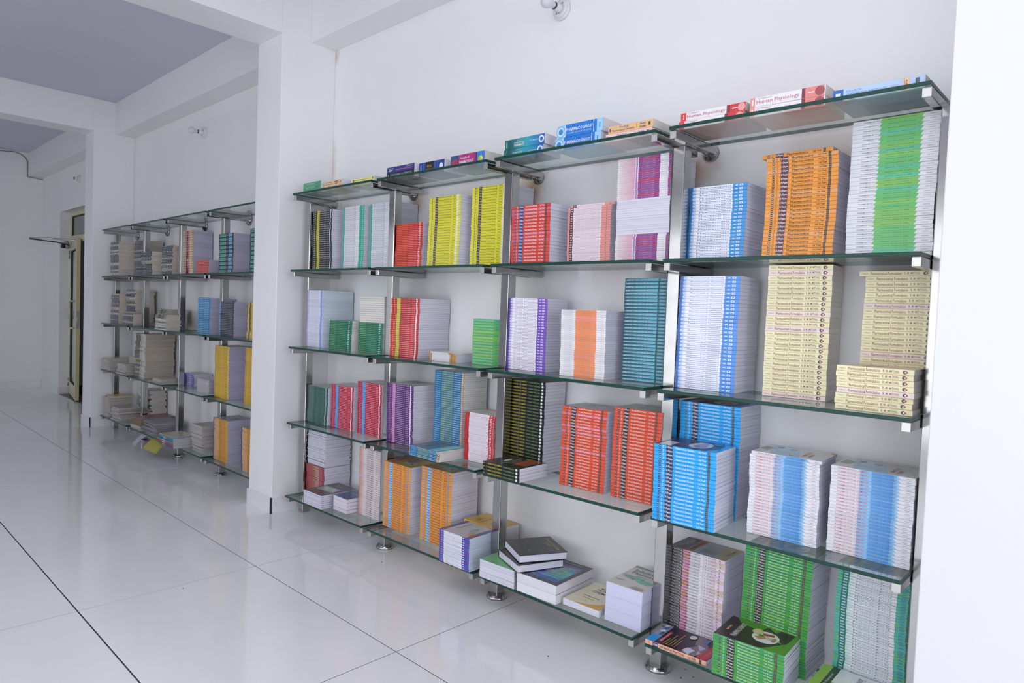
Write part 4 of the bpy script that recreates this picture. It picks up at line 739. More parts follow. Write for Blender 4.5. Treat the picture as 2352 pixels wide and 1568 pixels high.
    art=[('P', [(.1, .30), (.05, .60), (.8, .66), (.9, .34)], '#8fb0ba'), ('O', .3, .52, .14, .06, '#c8ccb8'), ('O', .62, .53, .14, .06, '#c9cdb6'), ('O', .45, .42, .14, .06, '#bcc6b4'), ('O', .72, .41, .12, .05, '#b8b888'), ('T', 'Forensic Pharmacy', .25, .9, .82, .88, '#b8b4ac'), ('T', 'and Ethics', .3, .7, .74, .79, '#b8b4ac'), ('T', 'PV', .1, .2, .12, .18, '#9c9494')]),
 'blue_cov': dict(base='#46587c', front='#4a5a82', back='#46587c', page=lin('#e2dce4'), els=multi(('r', .2, .8, .3, .7, '#c0c0d0')), art=[('G', .1, .9, .1, .4, '#33507c', '#5a6488'), ('R', .2, .8, .5, .53, '#a8b0c4')]),
 'forensic': dict(base='#e6dadc', front='#d8cdd0', els=lambda v: [('g', 0, .28, 0, 1, v['bd'], '#e6dadc'), ('t', 'FORENSIC PHARMACY', .36, .70, .20, .82, '#5f4848'), ('t', 'B. M. MITHAL', .76, .93, .26, .72, '#7c7074'), ('c', .965, .5, .6, '#7c5c60')], var=[dict(bd='#c8826c'), dict(bd='#b8a8d0')]),
 # single titles on the top shelf
 'anat_lb': dict(base='#bcd4f2', front='#a8b8c8', page=CREAMP, els=multi(('r', 0, .12, 0, 1, '#2c6cbc'), ('r', .03, .09, .3, .7, '#dce8f8'), ('t', 'ROSS & WILSON', .15, .32, .66, .86, '#6c98cc'), ('t', 'ANATOMY AND PHYSIOLOGY', .15, .60, .30, .60, '#4c84c8'), ('r', .64, .74, .55, .58, '#9cb4cc'), ('r', .64, .74, .47, .50, '#9cb4cc'), ('r', .775, .84, 0, 1, '#f2c09c'), ('t', 'I.E.', .79, .825, .2, .8, '#8c4c3c'), ('r', .90, .94, .25, .85, '#4c5a6c'))),
 'hp_pink': dict(base='#f2eef0', front='#e6b0ac', page=CREAMP, els=multi(('r', 0, .07, 0, 1, '#f09a90'), ('t', '1', .03, .045, .2, .8, '#ffffff'), ('t', "CC Chatterjee's", .10, .30, .74, .92, '#9c7c84'), ('t', 'Human Physiology', .09, .67, .18, .70, '#cc8088'), ('r', .70, .745, 0, 1, '#7c3444'), ('r', .745, .985, 0, 1, '#f08a84'), ('r', .78, .86, .42, .55, '#fbe4e0'), ('c', .93, .5, 1.6, '#a85058'))),
 'hp_red': dict(base='#f2eef0', front='#cc8c88', page=CREAMP, els=multi(('r', 0, .09, 0, 1, '#e84048'), ('t', '2', .035, .055, .2, .8, '#ffffff'), ('t', "CC Chatterjee's", .11, .30, .74, .92, '#9c7c84'), ('t', 'Human Physiology', .10, .70, .18, .70, '#cc7480'), ('r', .72, .77, 0, 1, '#8c2c3c'), ('r', .77, 1, 0, 1, '#dc3a40'), ('r', .80, .88, .42, .55, '#fbe4e0'), ('c', .94, .5, 1.5, '#f0a8a4'))),
 'prac_or': dict(base='#f3c48c', front='#e8dccc', page=CREAMP, els=multi(('r', .03, .055, .25, .7, '#5c3c3c'), ('t', 'Practical', .26, .46, .56, .90, '#4c5c94'), ('t', 'Pharmaceutical Chemistry', .09, .60, .12, .50, '#5c3c6c'), ('r', .64, .655, .2, .8, '#a8844c'), ('t', 'Beckett', .72, .84, .56, .86, '#3c5c9c'), ('t', 'Stenlake', .71, .85, .14, .46, '#5c4c4c'), ('r', .89, .945, .3, .75, '#6c5c2c'))),
 'prac_pk': dict(base='#f6d2cc', front='#e8c8c0', page=CREAMP, els=multi(('r', .03, .055, .25, .7, '#4c3c44'), ('t', 'Practical', .26, .46, .56, .90, '#3c6cb4'), ('t', 'Pharmaceutical Chemistry', .09, .60, .12, .50, '#3c6cb4'), ('r', .64, .655, .2, .8, '#c89c9c'), ('t', 'Beckett', .72, .84, .56, .86, '#3c7cc4'), ('t', 'Stenlake', .71, .85, .14, .46, '#3c7cc4'), ('r', .89, .945, .3, .75, '#8c7474'))),
 'cognosy': dict(base='#1f78d2', front='#88b8dc', page=PINKP, els=multi(('r', 0, .185, 0, 1, '#9ccdf2'), ('c', .09, .48, 1.5, '#2c7cc0'), ('c', .09, .48, 1.0, '#b4dcf4'), ('c', .09, .48, .55, '#3c88c4'), ('r', .185, .195, 0, 1, '#e8f0f8'), ('t', 'PHARMACOGNOSY', .21, .79, .44, .70, '#f0f6fc'), ('t', 'C. K. KOKATE   A. P. PUROHIT   S. B. GOKHALE', .22, .76, .22, .34, '#c4e0f8'), ('r', .80, .81, 0, 1, '#d0e4f6'), ('r', .87, 1, 0, 1, '#9fd2f6'), ('r', .92, .94, .3, .7, '#4c84b4'))),
 'homeo': dict(base='#1b5860', front='#6c8c98', page=WHITEP, els=multi(('r', 0, .085, 0, 1, '#157060'), ('r', .03, .045, .2, .8, '#8cd4b0'), ('g', .12, .55, 0, 1, '#185058', '#34a4b4'), ('g', .55, 1, 0, 1, '#34a4b4', '#2460bc'), ('t', 'Textbook of', .31, .46, .78, .90, '#9cc8cc'), ('t', 'HOMEOPATHIC', .24, .50, .50, .68, '#d0e4dc'), ('t', 'PHARMACY', .24, .50, .18, .46, '#e4eedc'), ('t', "D. D. Banerjee's", .64, .84, .44, .62, '#e0eef4'), ('c', .93, .5, .9, '#dce8f4'), ('c', .93, .5, .5, '#2c68bc'))),
 'principles': dict(base='#3c82cc', front='#88a0b4', page=CREAMP, els=multi(('g', 0, .24, 0, 1, '#2c5c88', '#26507c'), ('r', 0, .24, 0, .3, '#6cc4dc'), ('c', .125, .40, 1.4, '#a83c5c'), ('r', .24, .755, 0, 1, '#b02c7c'), ('t', 'Principles of', .28, .56, .60, .84, '#f4e4ee'), ('t', 'PHARMACOLOGY', .27, .69, .28, .56, '#f8f0f4'), ('t', 'HL Sharma  KK Sharma', .27, .52, .12, .20, '#f0d0e0'), ('r', .755, .775, 0, 1, '#26202c'), ('c', .89, .45, .6, '#c8cc44'), ('v', 'PHP', .91, .95, .3, .62, '#e8f0f4'))),
 'medical': dict(base='#26479c', front='#3c4c8c', page=WHITEP, els=multi(('r', .06, .10, .1, .8, '#8ca0dc'), ('r', .18, .19, 0, 1, '#7c8cc8'), ('r', .27, .58, 0, 1, '#1a1818'), ('t', 'MEDICAL', .33, .52, .52, .74, '#b49c5c'), ('t', 'PHARMACOLOGY', .29, .56, .24, .44, '#b49c5c'), ('r', .63, .64, 0, 1, '#8c98c8'), ('r', .74, .75, .2, .8, '#7c8cc8'), ('c', .88, .5, .6, '#e8ecf4'))),
 'clinprac': dict(base='#2c3584', front='#3c4480', page=WHITEP, els=multi(('r', .07, .25, .70, .78, '#e0e0ec'), ('r', .07, .22, .48, .56, '#e0e0ec'), ('r', .07, .16, .26, .34, '#e0e0ec'), ('t', 'A Textbook of', .70, .94, .66, .90, '#d8c4d4'), ('t', 'Clinical Pharmacy Practice', .32, .95, .24, .58, '#d890a8'))),
 'clinblack': dict(base='#15151a', front='#202026', page=CREAMP, els=multi(('r', .05, .08, .2, .8, '#c8a060'), ('t', 'CLINICAL PHARMACY and THERAPEUTICS', .14, .92, .56, .86, '#a8a8b0'), ('t', 'Roger Walker', .16, .5, .16, .40, '#909098'))),
 'grn_top': dict(base='#5fae84', front='#b8bcb8', page=CREAMP, els=multi(('t', 'Hospital and Clinical Pharmacy', .18, .62, .40, .66, '#c8e4c8'), ('r', .08, .15, .3, .5, '#2c6c5c'), ('r', .70, .86, .6, .8, '#3c7c6c'), ('r', .70, .86, .25, .45, '#3c7c9c'), ('c', .90, .6, .5, '#40605c'))),
 'tan_top': dict(base='#edcaa0', front='#d8c4b0', page=WHITEP, els=multi(('t', 'DRUG STORE and', .08, .42, .58, .86, '#3c3c64'), ('t', 'Business Management', .06, .48, .14, .46, '#3c3c64'), ('r', .56, .76, .6, .8, '#6c5c5c'), ('r', .60, .72, .2, .4, '#6c5c5c'), ('r', .84, .92, .3, .85, '#a88c94'))),
 'yel_top': dict(base='#ece88c', front='#d8d4a4', page=lin('#d4dde8'), els=multi(('c', .10, .5, 1.0, '#8c8c5c'), ('t', 'Drug Store and Business Management', .14, .62, .34, .72, '#4c4c44'), ('t', 'R. S. Gupta', .68, .84, .4, .7, '#c45c3c'), ('r', .91, .95, .25, .85, '#5c647c'))),
}
ri = lambda *w: (lambda i, n, r: r.choices(range(len(w)), w)[0])
# ---- bay by the wall column
def s(*a, **k): return stack(*a, **k)
s('D2a', 'pharmaceutics_textbook', 'sky-blue and white textbook', 'short sky-blue stack, second shelf', 'ph_blue')
s('D2b', 'pharmaceutics_textbook', 'orange pharmaceutics textbook', 'tall orange stack on the second shelf', 'ph_orange', vseq=ri(3, 1), topshift=-.018)
s('D2c', 'pharmaceutics_textbook', 'white and green textbook', 'tall white-green stack beside the column', 'ph_green', vseq=ri(3, 2, 3), jx=.0012)
s('D3a', 'chemistry_textbook', 'blue and white chemistry textbook', 'blue stack beside the fourth post', 'chem_blue', H=.232, at=(.0285, -.225, .03, .2, 1.1018, 30, .01387))
s('D3b', 'formulation_textbook', 'cream formulation textbook', 'free-standing cream stack, third shelf', 'formul', vseq=lambda i, n, r: 1 if i in (0, 13, 16, 24) else 0, D=.15)
s('D3c', 'formulation_textbook', 'cream formulation textbook', 'tall cream stack against the column', 'formul', vseq=lambda i, n, r: 1 if i in (9, 18) else 0, D=.115, topshift=-.018, at=(.64, -.125, 0, .212, 1.1036, 25, .0173))
s('D3d', 'formulation_textbook', 'cream formulation textbook', 'low cream pile before the column stack', 'formul', D=.17, vseq=lambda i, n, r: 1 if i == 3 else 0, jx=.004, jr=.02)
s('D4a', 'chemistry_textbook', 'bright blue chemistry textbook', 'blue stack overhanging the fourth shelf', 'dp_blue', at=(.050, -.375, .075, .232, .6344, 20, .01368))
s('D4b', 'chemistry_textbook', 'bright blue chemistry textbook', 'tall blue stack against the wall', 'dp_blue', at=(.0285, -.175, .0, .24, .6342, 33, .01255), D=.172, jx=.001)
s('D4c', 'chemistry_textbook', 'white chemistry textbook with blue band', 'white-blue stack at mid shelf', 'nir_blue', topshift=.006)
s('D4d', 'chemistry_textbook', 'white chemistry textbook with blue band', 'white-blue stack touching the column', 'nir_blue')
s('D5a', 'lab_manual', 'lab manual with salmon spine and photo cover', 'lying flat on the bottom shelf', 'lab', jx=0, jr=0, T=.0165, at=(.030, -.352, .055, .237, .1593, 1, .0165), D=.165)
s('D5b', 'pharmacognosy_textbook', 'black pink and white textbook', 'practical stack, bottom shelf', 'practical', vseq=ri(4, 2, 1), D=.155, at=(.005, -.166, 0, .23, .159, 28, .01136))
s('D5c', 'pharmacognosy_textbook', 'green pharmacognosy textbook', 'tall green stack at the wall', 'cog_green', vseq=ri(3, 1, 2), at=(.315, -.182, 0, .232, .1612, 42, .0098))
s('D5d', 'pharmacognosy_textbook', 'green pharmacognosy textbook', 'low green stack at the shelf edge', 'cog_green', at=(.300, -.366, .07, .235, .1611, 14, .0099), vseq=ri(3, 1, 2))
s('D5e', 'pharmacognosy_textbook', 'white and teal pharmacognosy textbook', 'tall teal-ended stack beside the column', 'cog_white', vseq=ri(3, 1), at=(.617, -.152, 0, .236, .1635, 45, .0093), D=.15)
s('D5f', 'pharmacognosy_textbook', 'white pharmacognosy textbook with green cover', 'pile before the teal-ended stack', 'cog_white', at=(.605, -.335, .03, .235, .1635, 8, .0093), D=.168)
# ---- third bay
s('C2a', 'anatomy_textbook', 'red anatomy textbook', 'red stack with blue bands', 'an_red', H=.235, D=.19, at=(-.856, -.222, 0, .235, 1.5752, 18, .01516), vseq=ri(3, 1))
s('C2b', 'anatomy_textbook', 'white and pink anatomy textbook', 'pink stack beside the red one', 'an_pink', at=(-.553, -.185, 0, .228, 1.5746, 25, .01026), topshift=.014, D=.165)
s('C2c', 'jurisprudence_textbook', 'white textbook with purple band', 'three-part purple and white stack', 'pathology', at=(-.271, -.222, 0, .243, 1.574, 48, .00865), D=.185, vseq=ri(5, 1), revs=lambda i, n: 13 <= i < 29, jx=.0012)
s('C3a', 'social_pharmacy_textbook', 'white and purple textbook', 'purple stack on the third shelf', 'soc_purple', at=(-.856, -.222, .05, .228, 1.099, 26, .01265), D=.15)
s('C3b', 'social_pharmacy_textbook', 'white textbook with orange band', 'orange-banded stack in mid bay', 'soc_orange', at=(-.503, -.262, .07, .221, 1.1001, 31, .00905), vseq=lambda i, n, r: 1 if i in (9, 26, 27) else 0, D=.185, jx=.0012)
s('C3c', 'anatomy_textbook', 'teal anatomy textbook', 'teal stack beside the fourth post', 'teal_an', at=(-.247, -.178, .03, .215, 1.1009, 30, .01384), D=.16, vseq=None)
s('C4a', 'chemistry_textbook', 'black chemistry textbook with yellow lettering', 'tall black stack', 'black_med', at=(-.897, -.168, 0, .238, .6263, 28, .01502), D=.145, jx=.001)
s('C4b', 'chemistry_textbook', 'black chemistry textbook with yellow lettering', 'low black pile in front', 'black_med', at=(-.835, -.372, .03, .218, .6268, 4, .01504), D=.19, jx=.001)
s('C4c', 'social_pharmacy_textbook', 'orange-red social pharmacy textbook', 'red stack at mid shelf', 'soc_red', vseq=lambda i, n, r: 1 if i in (24, 20, 18, 12) else 0, D=.17)
s('C4d', 'social_pharmacy_textbook', 'orange-red social pharmacy textbook', 'red stack behind the blue books', 'soc_red', at=(-.232, -.235, .05, .213, .6319, 27, .01352), vseq=lambda i, n, r: 0, D=.17)
s('C5a', 'paperback', 'white-edged paperback with green cover', 'low pile under the hardcovers', 'rev_green', mode='L', H=.24, jx=.001)
zt = .1525 + 6*.0136
b1 = put_book('hardcover_book', 'history', -.720, -.075, zt+.004, math.radians(-112), .225, .215, .034, 'lower black hardcover book with gilt lettering on the green paperbacks', 'black hardcover history books', top=True)
b2 = put_book('hardcover_book', 'history', -.700, -.045, zt+.0395, math.radians(-118), .225, .215, .034, 'upper black hardcover book with gilt lettering, resting askew', 'black hardcover history books', top=True)
s('C5b', 'chemistry_textbook', 'thick dark-covered chemistry textbook', 'pair beside the hardcovers', 'organic', mode='L', H=.275, jx=.001, jr=.003, at=(-.620, -.352, .05, .213, .1541, 2, .0405))
s('C5c', 'medicinal_chemistry_textbook', 'cream chemistry textbook with orange swoosh cover', 'lying flat on the bottom shelf', 'medicinal', mode='L', H=.235, at=(-.395, -.312, .034, .180, .1557, 1, .0272))
s('C5d', 'industrial_pharmacy_textbook', 'very thick white industrial pharmacy textbook', 'pile beside the fourth post', 'industrial', mode='L', H=.24, jx=.001, jr=.003, at=(-.1905, -.300, .04, .163, .1573, 3, .0518))
# ---- second bay
s('B2a', 'pharmacy_textbook', 'red textbook with yellow lettering', 'low red stack beside the second post', 'law_red', at=(-1.752, -.215, 0, .232, 1.5771, 26, .00946), D=.14)
s('B2b', 'biochemistry_textbook', 'yellow biochemistry textbook', 'lower of the two yellow stacks', 'bio_yellow', at=(-1.448, -.235, 0, .241, 1.5764, 28, .01291))
s('B2c', 'biochemistry_textbook', 'yellow biochemistry textbook', 'taller of the two yellow stacks', 'bio_yellow', at=(-1.152, -.205, 0, .239, 1.5758, 30, .01301), D=.185)
s('B3a', 'community_pharmacy_textbook', 'red textbook with yellow band', 'tall red stack on the third shelf', 'com_red', at=(-1.752, -.235, .03, .241, 1.0962, 31, .01032), D=.22)
s('B3b', 'biochemistry_textbook', 'white and gold textbook', 'low white-gold pile', 'gold_path', at=(-1.398, -.235, .06, .195, 1.0972, 6, .00763), D=.17, topshift=-.012)
s('B3c', 'biochemistry_textbook', 'light green textbook', 'light green stack beside the third post', 'green_path', at=(-1.118, -.195, .03, .19, 1.0981, 16, .01406), vseq=ri(3, 1, 1), D=.16)
s('B4a', 'hospital_pharmacy_textbook', 'purple textbook with pink band', 'purple stack beside the second post', 'purple_hosp', at=(-1.748, -.240, .03, .225, .6185, 32, .01021), D=.2)
s('B4b', 'community_pharmacy_textbook', 'blue textbook with yellow lettering', 'tall blue stack in mid bay', 'blue_comm', D=.165, at=(-1.406, -.188, 0, .226, .622, 38, .01113))
s('B4c', 'community_pharmacy_textbook', 'blue textbook with yellow lettering', 'low blue pile in front', 'blue_comm', at=(-1.368, -.372, -.01, .228, .6224, 7, .0074), D=.18, jx=.004, jr=.02)
s('B4d', 'community_pharmacy_textbook', 'white textbook with red ends', 'white-red stack beside the third post', 'redwhite', at=(-1.118, -.228, .05, .2, .6244, 32, .00746), topshift=.004, D=.17)
s('B5a', 'pharmacology_textbook', 'orange pharmacology textbook', 'orange stack beside the second post', 'logy_orange', at=(-1.742, -.250, .02, .231, .1458, 28, .01304), D=.19, vseq=ri(5, 1))
s('B5b', 'pharmacology_textbook', 'orange pharmacology textbook', 'orange stack in mid bay', 'logy_orange', at=(-1.428, -.240, .04, .230, .1482, 28, .01396), D=.19, vseq=ri(5, 1))
s('B5c', 'hospital_pharmacy_textbook', 'yellow hospital pharmacy textbook', 'yellow pile behind the post', 'clin_yellow', at=(-1.165, -.172, 0, .238, .1501, 9, .0172), D=.155)
s('B5d', 'clinical_pharmacy_textbook', 'white and violet textbook', 'violet-ended pile at the shelf edge', 'clin_purple', at=(-1.120, -.368, .01, .209, .1504, 14, .01104), D=.185, vseq=ri(2, 1))
# ---- bay by the pillar, too small in the photo to show covers and pages apart
k1 = dict(single=True)
s('A2a', 'pharmacy_law_textbook', 'black and yellow textbook', 'black stack beside the first post', 'law_black', at=(-2.646, -.205, 0, .226, 1.5788, 28, .01368), D=.17, **k1)
s('A2b', 'pharmacology_textbook', 'white and teal textbook', 'first teal-ended stack from the pillar', 'logy_teal', at=(-2.33, -.19, 0, .23, 1.5781, 33, .01172), D=.17, **k1)
s('A2c', 'pharmacology_textbook', 'white and teal textbook', 'teal-ended stack partly behind the post', 'logy_teal', at=(-2.063, -.17, 0, .24, 1.5775, 35, .0111), D=.165, **k1)
s('A3a', 'clinical_pharmacy_textbook', 'white textbook with blue ends', 'white-blue stack beside the pillar', 'white_hosp', at=(-2.646, -.235, .03, .19, 1.0935, 35, .01031), D=.22, **k1)
s('A3b', 'pathophysiology_textbook', 'dark green textbook', 'low green stack in mid bay', 'green_dark', at=(-2.372, -.235, 0, .243, 1.0943, 17, .01057), **k1)
s('A3c', 'pathophysiology_textbook', 'dark green textbook', 'green stack under white page edges', 'green_dark', at=(-2.066, -.228, .02, .236, 1.0953, 17, .0104), **k1)
s('A3d', 'pathophysiology_textbook', 'page-edge-out textbook', 'turned-round pile on the green stack', 'green_dark', at=(-2.060, -.224, .02, .234, shelf_z(3, -1.95)+.0004+17*.0104, 12, .0125), mode='R', fixz=True, **k1)
s('A4a', 'pharmacotherapeutics_textbook', 'dark green thin textbook', 'green stack on the fourth shelf', 'green_law', at=(-2.62, -.232, 0, .24, .6112, 32, .00728), D=.17, **k1)
s('A4b', 'pharmacotherapeutics_textbook', 'crimson textbook with blue band', 'crimson stack in mid bay', 'thera_red', at=(-2.345, -.225, 0, .24, .614, 28, .00943), D=.15, **k1)
s('A4c', 'pharmacotherapeutics_textbook', 'crimson textbook with blue band', 'crimson stack beside the second post', 'thera_red', at=(-2.05, -.228, 0, .235, .6166, 30, .01025), D=.16, **k1)
s('A5r', 'bound_journal', 'red journal', 'lower red part of the journal tower', 'mag_red', at=(-2.646, -.205, 0, .218, .1388, 20, .0095), D=.19, jx=.003, **k1)
s('A5m', 'bound_journal', 'white floppy journal', 'white upper part of the journal tower', 'mag_white', at=(-2.644, -.200, 0, .215, shelf_z(5, -2.53)+.0011+20*.0095, 24, .0104), D=.185, mode='R', wild=.004, fixz=True, **k1)
s('A5b', 'forensic_pharmacy_textbook', 'white-edged textbook with brown cover', 'low pile before the journals', 'brown_cov', mode='L', H=.25, at=(-2.424, -.350, .01, .203, .1406, 7, .01177), **k1)
s('A5c', 'paperback', 'white-edged paperback with dark blue cover', 'pile of four thick paperbacks', 'blue_cov', mode='L', H=.2, at=(-2.192, -.288, .0, .146, .1421, 4, .02148), **k1)
s('A5d', 'forensic_pharmacy_textbook', 'pale peach forensic textbook', 'tall peach stack beside the post', 'forensic', vseq=lambda i, n, r: 1 if i == 18 else 0, at=(-2.02, -.225, -.02, .212, .1437, 32, .01241), D=.165, **k1)
# ---- on the top shelf
s('D1a', 'anatomy_textbook', 'light blue anatomy textbook', 'lying on the top shelf beside the column', 'anat_lb', at=(.568, -.295, 0, .25, 2.0427, 1, .037), D=.2)
s('D1b', 'physiology_textbook', 'white and salmon physiology textbook', 'salmon-ended pair on the top shelf', 'hp_pink', at=(.297, -.285, 0, .245, 2.044, 2, .0325), D=.19, jx=.001)
s('D1c', 'physiology_textbook', 'white and red physiology textbook', 'red-ended pair on the top shelf', 'hp_red', at=(.030, -.285, 0, .245, 2.0452, 2, .029), D=.19, topshift=.006)
put_book('practical_chemistry_textbook', 'prac_pk', -.297, -.285, 2.0472, .0, .212, .15, .031, 'pale pink thick textbook, lower of the orange and pink pair', top=False)
put_book('practical_chemistry_textbook', 'prac_or', -.287, -.283, 2.0787, .0, .205, .15, .030, 'pale orange thick textbook, upper of the orange and pink pair', top=False)
s('C1b', 'pharmacognosy_textbook', 'thick bright blue textbook', 'blue pharmacognosy pair on the top shelf', 'cognosy', D=.175, topshift=.006, at=(-.562, -.282, 0, .24, 2.0477, 2, .0525))
s('C1c', 'homeopathic_pharmacy_textbook', 'thick teal and blue textbook', 'teal pair on the top shelf', 'homeo', D=.12, topshift=.008, at=(-.862, -.285, 0, .235, 2.0492, 2, .0435))
s('B1a', 'pharmacology_textbook', 'thick magenta and blue textbook', 'on the top shelf beside the teal pair', 'principles', at=(-1.238, -.275, 0, .24, 2.0508, 1, .066), D=.16)
s('B1b', 'pharmacology_textbook', 'thick navy textbook with black label', 'beside the magenta book', 'medical', at=(-1.49, -.275, 0, .2, 2.052, 1, .062), D=.15)
put_book('clinical_pharmacy_textbook', 'clinblack', -1.755, -.285, 2.0533, 0, .24, .17, .035, 'black clinical textbook under the navy one at the end of the top shelf')
put_book('clinical_pharmacy_textbook', 'clinprac', -1.752, -.285, 2.0886, .01, .235, .17, .032, 'navy blue clinical textbook lying on the black one on the top shelf')
s('A1a', 'paperback', 'mint green paperback', 'mint green pile above the first post', 'grn_top', at=(-2.63, -.29, 0, .21, 2.0575, 3, .0225), D=.14)
s('A1b', 'paperback', 'tan paperback', 'tan pair on the top shelf', 'tan_top', at=(-2.40, -.28, 0, .2, 2.0562, 2, .028), D=.13)
s('A1c', 'paperback', 'pale yellow paperback', 'pale yellow pair on the top shelf', 'yel_top', at=(-2.12, -.27, 0, .23, 2.055, 2, .0215), D=.14)
